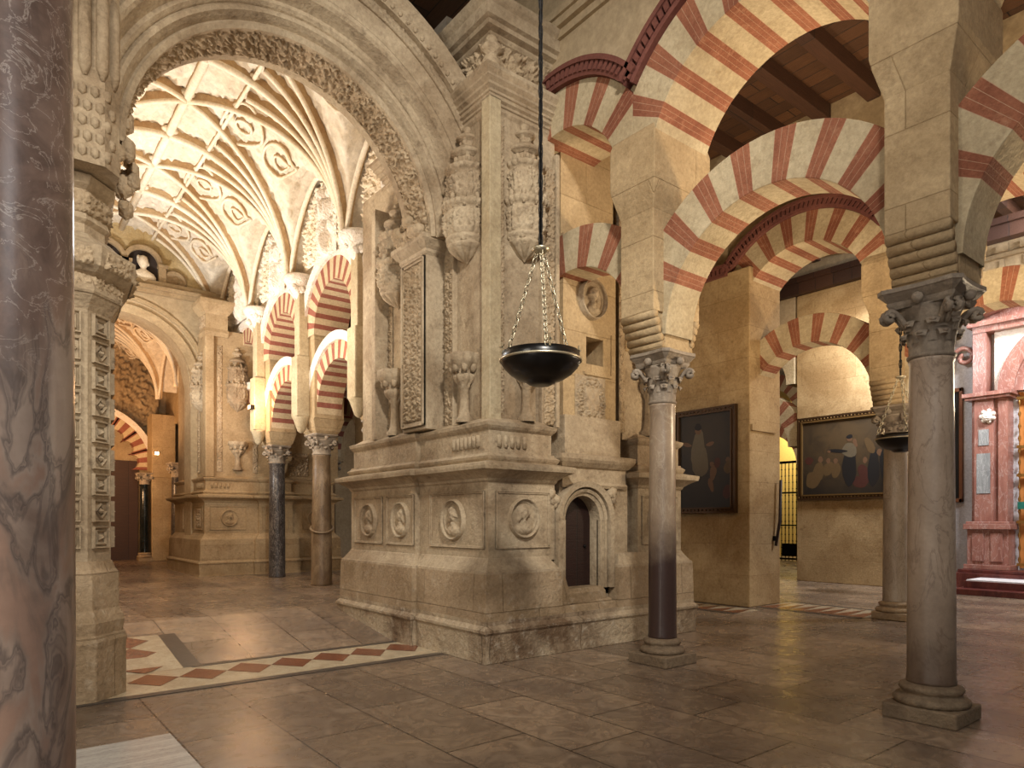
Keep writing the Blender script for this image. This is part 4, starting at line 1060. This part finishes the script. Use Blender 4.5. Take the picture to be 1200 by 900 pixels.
# ================================================================== NAVE beyond
NB=[M['whitepaint'],M['redpaint'],M['whitepaint']]
Uc=6.0
for cv,h,l,kw in ((10.1,1.4,'nearest bay of the nave arcade, half hidden by the central pier',{}),(12.9,1.4,'second bay of the nave arcade',{}),(15.7,1.4,'third bay of the nave arcade',{}),(18.35,1.25,'last bay of the nave arcade beside the far carved pier',dict(Ri=.85,Re=1.2,Riu=.78,Reu=1.15))):
    k=dict(Ri=.98,Re=1.36,Riu=.9,Reu=1.36,nst=13); k.update(kw)
    bay(Uc,cv,l,half=h,split=1,mats=NB,mould=False,zl=4.0,zu=5.65,thick=(.28,.28,.38,.38),hood=M['whitestucco'],**k)
struct(spandrel('wall_nave_arcade','V',5.64,6.36,8.7,20.5,[(10.1,5.65,1.36),(12.9,5.65,1.36),(15.7,5.65,1.36),(18.35,5.65,1.15)],10.2,M['vaultweb'],zmin=5.9))
for v,cm,l,pm in ((11.5,M['col_c'],'pale column of the nave arcade just behind the central pier','first'),(14.3,M['col_brown'],'stout brown mottled column of the nave arcade with a worn ring around its shaft','second'),(17.1,M['col_dark'],'dark speckled marble column of the nave arcade in front of the far pier','third')):
    column((6.0,v,FZ),l,None,cm,.2 if v!=14.3 else .225,.185,ztop=3.3,capH=.45,base=False,half=.27)
    p=thing('arcade_pier','squared stone pier above the '+{'first':'pale','second':'brown mottled','third':'dark speckled'}[pm]+' column of the nave arcade','pier',(6.0,v,FZ+3.3))
    MB().box(-.34,.34,-.42,.42,.3,2.1).build('pier_body',M['ashlar'],p,.02)
    MB().sweep([(-.28,-.34),(.28,-.34),(.28,.34),(-.28,.34)],[(-.04,0),(0,.06),(.04,.2),(.07,.3)]).build('pier_foot',M['ashlar'],p)
    mb=MB(); mb.box(-.62,-.34,-.17,.17,.35,1.65); mb.box(-.56,-.34,-.14,.14,1.65,3.1); mb.lathe([(.02,-.0),(.08,.05),(.17,.3),(.2,.35)],-.46,0,12); mb.build('attached_pilaster',M['ring'],p,.02)
    q=thing('vault_corbel','leafy carved corbel carrying the vault ribs over the '+{'first':'pale','second':'brown mottled','third':'dark speckled'}[pm]+' column','corbel',(5.5,v,6.7))
    mb=MB(); mb.lathe([(.03,-.25),(.12,-.15),(.2,.0),(.3,.12),(.34,.22),(.3,.27)],0,0,24)
    for i in range(26):
        a=random.uniform(0,2*PI); z=random.uniform(-.1,.22); mb.sphere(((.2+.1*z)*math.cos(a),(.2+.1*z)*math.sin(a),z),random.uniform(.05,.09),6)
    mb.build('corbel_body',M['whitestucco'],q)
    if v==14.3:
        c=[o for o in bpy.data.objects if o.name.startswith('marble_column') and abs(o.location[1]-14.3)<.01][0]
        mb=MB(); pts=[(.235*math.cos(a),.235*math.sin(a),1.25+.1*math.sin(a*1+.4)) for a in np.linspace(0,2*PI,25)[:-1]]; mb.tube(pts,.025,6,closed=True); mb.build('stone_collar',M['col_brown'],c)

# far carved pier
t,P_,PL,Z,W,D,s1,s2=carved_pier((4.45,18.3,FZ),'far carved stone pier beyond the nave with round portrait medallions on its base',8.3,21.9,.865,near=False)
fp=t
for (x,fl) in ((.78,1),): frame(t,'V',.17,.3,1.22,Z(1.36),Z(2.08),P_); med(t,'V',.165,x,Z(1.72),.22,.22,P_,8,fl)
for (x0,x1,x) in ((1.6,2.3,1.95),(2.75,3.55,3.1)):
    yy=.17-(.08 if x<2.6 else 0); frame(t,'V',yy,x0,x1,Z(1.36),Z(2.08),P_); med(t,'V',yy-.005,x,Z(1.72),.22,.22,P_,9,-1)
for y0,y1 in ((.3,1.1),(1.4,2.4)): frame(t,'U',.17,y0,y1,Z(1.36),Z(2.08),P_); leafwall(t,'U',.165,y0+.2,y1-.2,Z(1.45),Z(2.0),P_,.04,.2,3)
mb=MB(); mb.sweep([(.3,.3),(W,.3),(W,D),(.3,D)],[(0,Z(2.9)),(0,6.4)]); mb.build('upper_body',P_,t)
MB().box(.2,.42,.2,.5,Z(2.95),6.4).build('corner_pilaster',P_,t,.02)
leafwall(t,'V',.295,.5,.64,2.7,6.0,P_,.04,.13,3,'foliage_strip'); leafwall(t,'V',.295,1.42,1.55,2.7,6.0,P_,.04,.13,4,'foliage_strip')
for y in (.58,1.15): leafwall(t,'U',.295,y,y+.16,2.7,5.2,P_,.05,.14,5,'foliage_strip')
canopy(t,1.02,.3,4.3,6.0,.27,P_,6); canopy(t,.28,.9,4.3,5.9,.25,P_,7); bracket(t,1.02,.28,2.75,3.5,.22,P_); 
mb=MB(); mb.box(1.85,2.3,.02,.3,3.0,4.9); mb.box(1.8,2.35,-.04,.3,3.05,3.2); mb.sweep([(1.85,.05),(2.3,.05),(2.3,.3),(1.85,.3)],[(-.12,2.6),(-.05,2.75),(0,3.05)]); mb.build('arch_bracket',P_,t)
leafwall(t,'V',.29,2.4,2.95,2.65,3.3,P_,.08,.2,8,'foliage_panel')
mb=MB(); mb.sweep([(.2,.2),(.75,.2),(.75,.75),(.2,.75)],[(0,6.2),(.03,6.3),(.0,6.4),(.0,6.75),(.04,6.8),(.1,6.9),(.16,7.0),(.16,7.1),(0,7.15)]); mb.build('entablature',P_,t)
leafwall(t,'U',.195,.22,.74,6.42,6.72,P_,.05,.15,3,'frieze_relief')

# end wall with arched opening
def archwall(name,axis,t0,t1,x0,x1,c,R,zc,ztop,mat,parent=None,zfloor=FZ):
    mb=MB(); 
    if axis=='U': mb.box(x0,c-R,t0,t1,zfloor,zc); mb.box(c+R,x1,t0,t1,zfloor,zc)
    o1=mb
    n=60; vs=[]
    for i in range(n+1):
        x=x0+(x1-x0)*i/n; vs_b=zc
        if abs(x-c)<R: vs_b=zc+math.sqrt(max(0,R*R-(x-c)**2))
        for tt in (t0,t1):
            for z in (vs_b,ztop): vs.append((x,tt,z))
    fs=[]
    for i in range(n):
        o=i*4;p=o+4; fs+=[(o,p,p+1,o+1),(o+2,o+3,p+3,p+2),(o,o+2,p+2,p)]
    mb.add(vs,fs); return mb.build(name,mat,parent)
EV=19.7
struct(archwall('wall_end','U',EV,EV+.7,-1.5,5.8,2.9,1.68,5.35,8.0,M['vaultweb'] if False else M['plaster']))
mb=MB(); mb.box(-1.5,5.8,EV+.25,EV+.7,7.9,10.2); struct(mb.build('wall_end',M['endblock']))
mb=MB(); band_arc(mb,'U',2.9,5.35,[(1.68,EV-.08),(1.9,EV-.1),(1.9,EV),(1.68,EV)],0,180,None,50); band_arc(mb,'U',2.9,5.35,[(2.05,EV-.06),(2.15,EV-.06),(2.15,EV),(2.05,EV)],0,180,None,50)
mb.box(-1.2,5.4,EV-.2,EV+.3,7.72,7.82); mb.box(-1.2,5.4,EV-.12,EV+.3,7.62,7.72); struct(mb.build('trim_7',M['carved_far']))
# niches with busts
def bust_niche(x,z,label,rx):
    n=thing('bust_niche','dark round-headed niche holding the '+('left' if x<3 else 'right')+' stone bust','niche',(x,EV+.25,z))
    mb=MB(); mb.box(-.36,.36,-.02,.0,0,.62); mb.add([(0,-.02,.62)]+[(.36*math.cos(PI*k/16),-.02,.62+.36*math.sin(PI*k/16)) for k in range(17)],[(0,k+1,k+2) for k in range(16)]); mb.build('niche_back',M['niche'],n)  # niche back is a flat dark sheet, not a hollow
    mb=MB(); band_arc(mb,'U',0,.62,[(.36,-.14),(.46,-.16),(.46,0),(.36,0)],0,180,None,24); mb.box(-.54,-.36,-.16,0,0,.62);mb.box(.36,.54,-.16,0,0,.62); mb.box(-.58,-.34,-.2,0,.58,.66); mb.box(.34,.58,-.2,0,.58,.66); mb.build('niche_surround',M['carved_far'],n)
    b=thing('bust',label,'bust',(x,EV+.12,z-.08+.08))
    mb=MB()
    na,nb=24,22; P=np.zeros((na+1,nb,3))
    pr=[(.13,.10,0),(.15,.11,.03),(.1,.08,.07),(.22,.12,.12),(.29,.13,.2),(.3,.13,.28),(.25,.12,.36),(.13,.09,.42),(.07,.07,.46),(.068,.068,.5),(.095,.1,.54),(.115,.125,.6),(.12,.13,.66),(.112,.12,.72),(.085,.09,.78),(.04,.04,.81),(.001,.001,.82)]
    P=np.zeros((na+1,len(pr),3))
    for i in range(na+1):
        a=2*PI*i/na
        for j,(ax,ay,zz) in enumerate(pr):
            x_=ax*math.cos(a); y_=ay*math.sin(a)
            if .58<zz<.64 and abs(a-1.5*PI)<.3: y_-=.035
            P[i,j]=(x_,y_,zz)
    mb.grid(P); mb.sphere((-.04,-.115,.655),.015,6); mb.sphere((.04,-.115,.655),.015,6); mb.sphere((-.12,0,.62),.025,6); mb.sphere((.12,0,.62),.025,6); mb.build('bust_body',M['vaultrib'],b)
    mb=MB(); 
    for k in range(26):
        a=random.uniform(0,PI); mb.sphere((.11*math.cos(a),.04+.09*math.sin(a)*.6,.7+random.uniform(-.1,.1)),.045,6)
    mb.build('hair',M['vaultrib'],b)
bust_niche(2.62,7.82,'pale stone bust, left one, on the ledge of the end wall',0)
bust_niche(3.46,7.82,'pale stone bust, right one, on the ledge of the end wall beside the roundel',0)
rd=thing('roundel','round moulded roundel with carved head on the end wall right of the busts','roundel',(4.22,EV+.2,8.12))
mb=MB(); pts=[(.26*math.cos(a),-.02,.26*math.sin(a)) for a in np.linspace(0,2*PI,33)[:-1]]; mb.tube(pts,.045,8,closed=True,up=(0,1,0)); mb.build('ring',M['carved_far'],rd)
med(rd,'V',0,0,0,.24,.24,M['carved_far'],2,1,depth=.07,name='carved_head')

# ------------------------------------------------ ribbed vault
VC,VZ,VR=2.98,6.92,2.45
def make_vault(V0,nb,bayw,label,loc):
    t=thing('ribbed_vault',label,'vault',loc); ox,oy,oz=loc
    HW=2.95
    def hz(u,v):
        uu=np.clip(np.abs(u-VC),0,VR); z1=VZ+np.sqrt(np.clip(VR*VR-uu*uu,0,None))
        q=((v-V0)/bayw)%1.0; w=np.abs(q-.5)*2
        z2=VZ+1.75*np.power(np.clip(1-w**1.6,0,1),.62)
        return np.maximum(z1,z2)
    nu,nv=90,60*nb
    U,Vv=np.meshgrid(np.linspace(VC-HW,VC+HW,nu),np.linspace(V0,V0+nb*bayw,nv),indexing='ij')
    Z_=hz(U,Vv)
    rel=foliage(U*1.0,Vv*1.0,2,.42)*.13
    keep=(np.abs(U-VC)<2.2)
    Z_=Z_+.04-np.where(keep,rel,0)
    mb=MB(); mb.grid(np.stack((U-ox,Vv-oy,Z_-oz),-1))
    mb.build('webbing',M['vaultweb'],t)
    def rib(pts,r,name='rib',mat=None):
        dep={'rib':.13,'ogee_moulding':.05,'roundel':.03,'ridge_rib':.08}.get(name,.08)
        low=[]; m=MB()
        for (a,b,c) in pts:
            d=Vector((VC-a,0,VZ-.6-c)).normalized(); low.append((a+d.x*dep-ox,b-oy,c+d.z*dep-oz))
        m.tube(low,r,8)
        hi=[(a-ox,b-oy,c+.03-oz) for a,b,c in pts]; n_=len(pts); vs=[]; wv=Vector((0,1,0))
        for i in range(n_):
            tg=(Vector(hi[min(i+1,n_-1)])-Vector(hi[max(i-1,0)])).normalized(); d=(Vector(low[i])-Vector(hi[i])).normalized(); sd=tg.cross(d)*r*.75
            for q_ in (Vector(hi[i])-sd,Vector(low[i])-sd,Vector(low[i])+sd,Vector(hi[i])+sd): vs.append(tuple(q_))
        m.add(vs,[(i*4+k,(i+1)*4+k,(i+1)*4+k+1,i*4+k+1) for i in range(n_-1) for k in (0,1,2)],1)
        return m.build(name,[mat or M['vaultrib'],M['vaulttan']],t)
    for s in (-1,1):
        for i in range(nb+1):
            vi=V0+i*bayw
            for dv in (-1.,-.5,0,.5,1.):
                e=vi+dv*bayw*.5*1.0
                if e<V0-.01 or e>V0+nb*bayw+.01: continue
                uend=(.3 if abs(dv)==.5 else 0)*VR
                pts=[]
                for k in range(25):
                    th=(k/24)*PI/2; u=VR*math.cos(th); 
                    if u<uend: break
                    f=(1-u/VR); v=vi+(e-vi)*min(1,f**1.0*1.0)
                    z=float(hz(np.array(VC+s*u),np.array(v)))
                    pts.append((VC+s*u,v,z-.03))
                rib(pts,.06 if dv==0 else .045)
            # transverse: doubled offset fine fillet
        for i in range(nb):
            vm=V0+(i+.5)*bayw
            # wall rib
            pts=[]
            for k in range(21):
                v=V0+i*bayw+bayw*k/20; z=float(hz(np.array(VC+s*VR*1.0),np.array(v))); pts.append((VC+s*(VR+.02),v,z-.03))
            rib(pts,.05,'wall_rib')
            # ogee loops on the surface
            for (uc,ru,rv,ph) in ((1.0,.34,.8,0),(1.72,.3,.5,0)):
                pts=[]
                for k in range(29):
                    a=2*PI*k/28; u=uc+ru*math.cos(a); v=vm+rv*math.sin(a)*(.8-.35*math.cos(a))
                    z=float(hz(np.array(VC+s*u),np.array(v))); pts.append((VC+s*u,v,z-.02))
                rib(pts,.03,'ogee_moulding')
                rib([(VC+s*(uc+.14*math.cos(a)),vm+.17*math.sin(a),float(hz(np.array(VC+s*(uc+.14*math.cos(a))),np.array(vm+.17*math.sin(a))))-.03) for a in np.linspace(0,2*PI,17)],.022,'roundel')
            # longitudinal lierne
        pts=[(VC+s*VR*.3,v,float(hz(np.array(VC+s*VR*.3),np.array(v)))-.02) for v in np.linspace(V0,V0+nb*bayw,40)]
        rib(pts,.035,'lierne')
    rib([(VC,V0,VZ+VR-.03),(VC,V0+nb*bayw,VZ+VR-.03)],.075,'ridge_rib')
    for i in range(2*nb+1):
        m=MB(); v=V0+i*bayw*.5
        m.sphere((VC-ox,v-oy,VZ+VR-.06-oz),.17,12,0,(1,1,.5)); m.sphere((VC-ox,v-oy,VZ+VR-.13-oz),.09,8,0,(1,1,.6)); m.build('boss',M['vaultrib'],t)
    for s in (-1,1):
        for i in range(2*nb+1):
            v=V0+i*bayw*.5; u=VC+s*VR*.3; m=MB(); m.sphere((u-ox,v-oy,float(hz(np.array(u),np.array(v)))-.05-oz),.1,10,0,(1,1,.6)); m.build('boss',M['vaultrib'],t)
    return t
v1=make_vault(8.9,4,2.8,'bright white ribbed and stuccoed vault over the nave seen through the great arch',(VC,8.9,VZ))
# lunette wall reliefs (nave wall between the corbels)
for k,(cv,l) in enumerate(((10.1,'nearest, beside the central pier'),(12.9,'second from the central pier'),(15.7,'third from the central pier'),(18.4,'last, beside the far pier'))):
    q=thing('stucco_figure_relief','white stucco figure relief in the nave lunette '+l,'relief',(5.5,cv,7.0))
    mb=MB(); relief(mb,lambda a,b,h:(-h,a,b+0),-.5,.5,-.05,1.45,lambda a,b:np.maximum(figure(a/.5,(b-.7)/.75,k+2),.0),.22,36,70); mb.build('figure',M['whitestucco'],q)
    mb=MB(); relief(mb,lambda a,b,h:(.06-h,a,b),-1.2,1.2,.05,1.55,lambda a,b:foliage(a,b,k,.32),.12,90,70); mb.build('foliage_ground',M['relief_white'],q)

# nave left side wall + far chapel
struct(MB().box(-.2,.2,9.2,34,FZ,10.2).build('wall_nave_left',M['plaster']))
v2=copy_tree(v1); v2.location=(VC-.3,20.6,VZ-.9); v2['label']='orange lit ribbed vault of the far chapel seen through the end wall arch'
BV=28.
mb=MB(); mb.box(-1.5,9,BV,BV+.4,FZ,10.2); struct(mb.build('wall_far',M['carved_far']))
t=thing('stucco_lunette','large stucco lunette relief of figures high on the far chapel wall','relief',(3.4,BV-.02,5.2))
mb=MB(); relief(mb,lambda a,b,h:(a,-h,b),-2,2,0,3.4,lambda a,b:np.maximum(foliage(a,b,3,.6),figure((a%1.3-.65)/.6,(b-1.2)/.9,4)),.25,120,90); mb.build('relief_figures',M['carved_far'],t)
# lobed arch
t=thing('lobed_arch','red and white scalloped multifoil arch in the far chapel','arch',(3.0,BV-.5,3.6))
mb=MB(); NL=9; R=1.42; lr=.27
for k in range(NL):
    a=PI*(k+.5)/NL; cx,cz=R*math.cos(a),R*math.sin(a); nseg=10
    for j in range(nseg):
        b0=a+PI*.5*(-1+2*j/nseg); b1=a+PI*.5*(-1+2*(j+1)/nseg)
        def q(out,b):
            x,z=cx+lr*math.cos(b),cz+lr*math.sin(b)
            if out:
                l=math.hypot(x,z); x,z=x/l*2.06,z/l*2.06
            return x,z
        vs=[]
        for y in (0,.35):
            for (o_,b_) in ((0,b0),(1,b0),(1,b1),(0,b1)):
                x,z=q(o_,b_); vs.append((x,y,z))
        mb.add(vs,[(0,3,2,1),(4,5,6,7),(0,4,7,3),(1,2,6,5)],(j//2)%2)
mb.build('voussoirs',[M['redpaint'],M['whitepaint']],t)
mb=MB(); band_arc(mb,'U',0,0,[(2.05,-.05),(2.25,-.08),(2.25,.3),(2.05,.3)],0,180,None,40); mb.build('outer_band',M['whitestucco'],t)
MB().box(-1.7,1.7,.42,.46,-4.0,.3).build('panelled_door',M['beam'],t)
tc=column((4.72,BV-1.2,FZ),'slim black marble column under the scalloped arch in the far chapel',None,M['blackmarble'],.16,.15,ztop=3.1,capH=.4,half=.24,plinth=.22)
tc2=column((5.5,BV-2.6,FZ),'dark column beside the stone pier deep in the far chapel',None,M['col_dark'],.22,.2,ztop=3.4,capH=.5,half=.3,plinth=.3)
t=thing('chapel_pier','plain stone pier behind the black column in the far chapel','pier',(5.3,BV-1.1,FZ)); MB().box(-.38,.38,-.3,.6,0,5.2).build('pier_body',M['ashlar'],t,.02); MB().box(-.42,.42,-.34,.64,2.95,3.1).build('impost',M['ashlar'],t,.02)
bay(5.9,23.6,'of the far chapel side, seen deep through the end arch',half=1.4,nst=9,split=1,mats=NB,mould=False,zl=3.6,zu=5.0,thick=(.28,.28,.38,.38),Ri=.98,Re=1.36,Riu=.9,Reu=1.36,hood=M['whitestucco'])
struct(MB().box(5.7,6.3,20.4,22.2,FZ,10.2).build('wall_chapel_side',M['ashlar']))
struct(spandrel('wall_chapel_side','V',5.64,6.36,22.0,28,[(23.6,5.0,1.36)],10.2,M['ashlar'],zmin=5.2))

# arcades right of the nave, seen through its arches
for cv in (17.2,20.2):
    bay(9.4,cv,'in the dim aisle behind the nave arcade, '+('nearer' if cv<18 else 'farther')+' one',nst=9,split=1,mats=NB,mould=False)
for cv,l in ((15.7,'nearest'),(18.7,'middle'),(21.7,'last')):
    column((9.4,cv,FZ),'dim column of the aisle behind the nave arcade, '+l+' one',None,M['col_brown'],.19,.17,ztop=3.4,base=False)
    MB_=thing('arcade_pier','dim stone pier of the aisle behind the nave arcade, '+l+' one','pier',(9.4,cv,3.7)); MB().box(-.4,.4,-.26,.26,0,2.6).build('pier_body',M['ashlar'],MB_,.02)
struct(MB().box(8,34,25.6,26,0,10).build('wall_back',M['plaster']))
struct(MB().box(14.5,14.9,15,26,0,9.2).build('wall_aisle',M['wall']))

# ================================================================== HANGING LAMPS
def chain(mb,p,q,link=.055,r=.006,w=.018):
    p=Vector(p);q=Vector(q); d=(q-p); n=max(1,int(d.length/link)); t=d.normalized()
    u=Vector((0,0,1)) if abs(t.z)<.9 else Vector((1,0,0)); e1=t.cross(u).normalized(); e2=t.cross(e1)
    for i in range(n):
        c=p+d*((i+.5)/n); e=e1 if i%2 else e2; pts=[]
        for k in range(8):
            a=2*PI*k/8; pts.append(c+t*(link*.62*math.cos(a))+e*(w*math.sin(a)))
        mb.tube(pts,r,4,closed=True,up=tuple(e1.cross(t) if i%2==0 else e1))
def lamp(loc,label,ztop,ph=.35,r=.355):
    t=thing('hanging_lamp',label,'lamp',loc,None)
    b=MB(); b.lathe([(.02,-.215),(.09,-.215),(.12,-.2),(.13,-.185),(.2,-.165),(.27,-.12),(.33,-.06),(.352,-.02),(.358,0),(.345,.03),(.345,.07),(.33,.07),(.33,.0),(.02,-.01)],n=48); b.build('bowl',M['black'],t)
    b=MB(); b.lathe([(.358,-.012),(.366,-.008),(.366,.006),(.358,.01)],n=48,caps=False)
    b.build('silver_rim',M['silver'],t)
    b=MB(); 
    for k in range(4):
        a=ph+.6+k*PI/2; x,y=.35*math.cos(a),.35*math.sin(a)
        b.box(x-.006,x+.006,y-.006,y+.006,.05,.15); b.box(x-.022,x+.022,y-.006,y+.006,.1,.115)
    b.build('rim_cross',M['silver'],t)
    zj=.98
    for k in range(3):
        a=ph+k*2*PI/3; b=MB(); chain(b,(.34*math.cos(a),.34*math.sin(a),.05),(.03*math.cos(a),.03*math.sin(a),zj),.06,.0065,.019); b.build('chain',M['silver'],t)
    b=MB(); b.lathe([(.02,zj-.03),(.05,zj-.02),(.078,zj+.005),(.075,zj+.02),(.02,zj+.028)],n=24); b.build('chain_cap',M['silver'],t)
    b=MB(); chain(b,(0,0,zj+.02),(0,0,ztop-loc[2]),.13,.008,.02); b.tube([(0,0,zj+.02),(0,0,ztop-loc[2])],.008,6)
    b.build('suspension_chain',M['iron'],t)
    return t
l1=lamp((3.93,4.54,3.12),'large black bowl lamp with silver rim hanging on three chains before the central pier',9.4,2.05)
l2=lamp((11.6,4.62,3.02),'black bowl lamp hanging beside the rear column, partly hidden by the near right column',9.25,2.2)
l3=lamp((16.6,6.3,2.68),'farthest hanging lamp, mostly hidden behind the rear column',9.25,.5)
# floodlight on nave pilaster
fl=thing('floodlight','small glowing floodlight fixed on the nave pier above the dark speckled column','light fixture',(5.33,17.0,4.5))
MB().box(-.05,.05,-.09,.09,-.05,.05).build('housing',M['iron'],fl); MB().box(-.06,-.05,-.08,.08,-.04,.04).build('lens',plain('warm_lens',(255,190,120),.5,emit=14),fl)
fl=thing('floodlight','small glowing floodlight on the pier beside the scalloped arch in the far chapel','light fixture',(5.05,BV-1.45,4.1))
MB().box(-.05,.05,-.05,.05,-.05,.05).build('housing',M['iron'],fl); MB().box(-.06,.06,-.062,-.05,-.05,.05).build('lens',plain('warm_lens_far',(255,200,140),.5,emit=20),fl)

# ================================================================== LIGHT
def light(kind,loc,energy,color,size=1.,target=None,spot=None,name='light',sy=None):
    d=bpy.data.lights.new(name,kind); d.energy=energy; d.color=color
    if kind=='AREA': d.size=size; 
    if kind=='AREA' and sy: d.shape='RECTANGLE'; d.size_y=sy
    if kind in('POINT','SPOT'): d.shadow_soft_size=size
    if kind=='SPOT': d.spot_size=math.radians(spot or 90); d.spot_blend=.85
    o=bpy.data.objects.new(name,d); C.objects.link(o); o.location=loc
    if target is not None:
        o.rotation_euler=(Vector(target)-Vector(loc)).to_track_quat('-Z','Y').to_euler()
    return o
WARM=(1,.78,.52); W2=(1,.86,.68); OR=(1,.56,.26); COOL=(.9,.95,1)
# nave uplights
light('AREA',(2.0,11.2,3.4),230,(1,.84,.68),.7,(3.4,12.4,10))
light('AREA',(1.6,15.6,3.4),470,(1,.97,.93),.7,(3.6,15.6,10))
light('AREA',(1.0,13,4.2),60,WARM,.7,(6,14,5.5))
light('POINT',(5.15,16.6,4.55),75,(1,.55,.26),.05)
light('POINT',(5.2,12.1,5.0),14,(1,.6,.3),.05)
light('AREA',(2.4,17.2,7.4),50,W2,1.,(2.8,18.6,.3))
# far chapel
light('AREA',(3,23.4,3.4),190,OR,.7,(3.6,24.4,10))
light('AREA',(2.2,24.5,3.),130,OR,.7,(3.6,28,4))
# key on the front of the pier and arches (key stands for entrance daylight; fills added behind the camera)
light('SPOT',(1.2,-.6,8.4),2500,(1,.93,.83),.35,(4.4,7.2,4.0),66)
light('AREA',(1.2,-.9,8.4),170,(1,.93,.84),.9,(6.5,3.4,4.0))
light('AREA',(-2.8,3.4,6.0),190,(1,.92,.8),1.2,(4.8,8,4.2))
light('AREA',(-2.,-3.,3.0),60,(1,.94,.88),2.0,(1,4,1.5))
light('AREA',(1.5,-2.5,5.0),60,(.88,.94,1),1.6,(2.0,2.4,0))
light('AREA',(-2.2,2.0,.9),70,(1,.88,.74),1.2,(3.2,8,7))  # added low fill, in place of floor bounce on the arch soffit
# bay between rows one and two : warm uplights
light('AREA',(9.6,2.2,3.2),330,WARM,.7,(8,4,9))
light('AREA',(9.4,6.6,3.4),130,WARM,.7,(8.4,6.2,9))
light('AREA',(10.2,1.0,5.2),95,WARM,1.,(12,8,4.2))
light('AREA',(15.5,3.4,3.4),170,WARM,.8,(15.2,5.4,9))
light('AREA',(16.2,9.0,7.2),60,WARM,.8,(18.5,8.8,5.0))
# portal daylight, then a fill added to brighten the white wall beside it
light('AREA',(17.2,2.6,8.3),900,(.97,.97,1),1.5,(20.3,5.2,3.4))
light('AREA',(17.0,7.6,6.5),160,(.96,.97,1),.8,(20.3,6.9,3.2))
# gate room
light('AREA',(29.5,16,7),420,(1,.85,.55),2,(31,16,3))
light('AREA',(22,12.5,3),90,WARM,1,(21.5,13,9))
# wash on the nave floor
light('AREA',(3.0,12.4,6.4),110,COOL,1.2,(2.2,11.0,.3))
light('AREA',(12,18,6),60,COOL,2,(11,19,0))

w=bpy.data.worlds.new('world'); bpy.context.scene.world=w; w.use_nodes=True
bg=w.node_tree.nodes['Background']; bg.inputs[0].default_value=(1,.86,.7,1); bg.inputs[1].default_value=.11

# ================================================================== CAMERA
cd=bpy.data.cameras.new('camera'); cam=bpy.data.objects.new('camera',cd); C.objects.link(cam)
cam.location=(0,0,1.7); cam.rotation_euler=(PI/2,0,-math.asin(.6219))
cd.sensor_width=36; cd.lens=794/1200*36; cd.shift_y=161/1200; cd.clip_end=200
sc=bpy.context.scene; sc.camera=cam
sc.view_settings.view_transform='Standard'; sc.view_settings.look='None'; sc.view_settings.gamma=1; sc.view_settings.exposure=0
sc.view_settings.use_curve_mapping=False

GR={'marble_column':'marble columns of the arcades','lower_arch':'lower tier of striped arches','upper_arch':'upper tier of striped arches','arcade_pier':'piers standing on the columns','carved_pier':'carved limestone piers','hanging_lamp':'hanging black bowl lamps','framed_painting':'framed paintings','bust':'busts on the end wall','bust_niche':'niches of the busts','vault_corbel':'corbels of the nave vault','stucco_figure_relief':'figure reliefs in the nave lunettes','ribbed_vault':'ribbed vaults','inlaid_floor_band':'inlaid bands in the floor','floodlight':'small floodlights'}
for o in bpy.data.objects:
    n=o.name.split('.')[0]
    if o.parent is None and n in GR and 'label' in o: o['group']=GR[n]
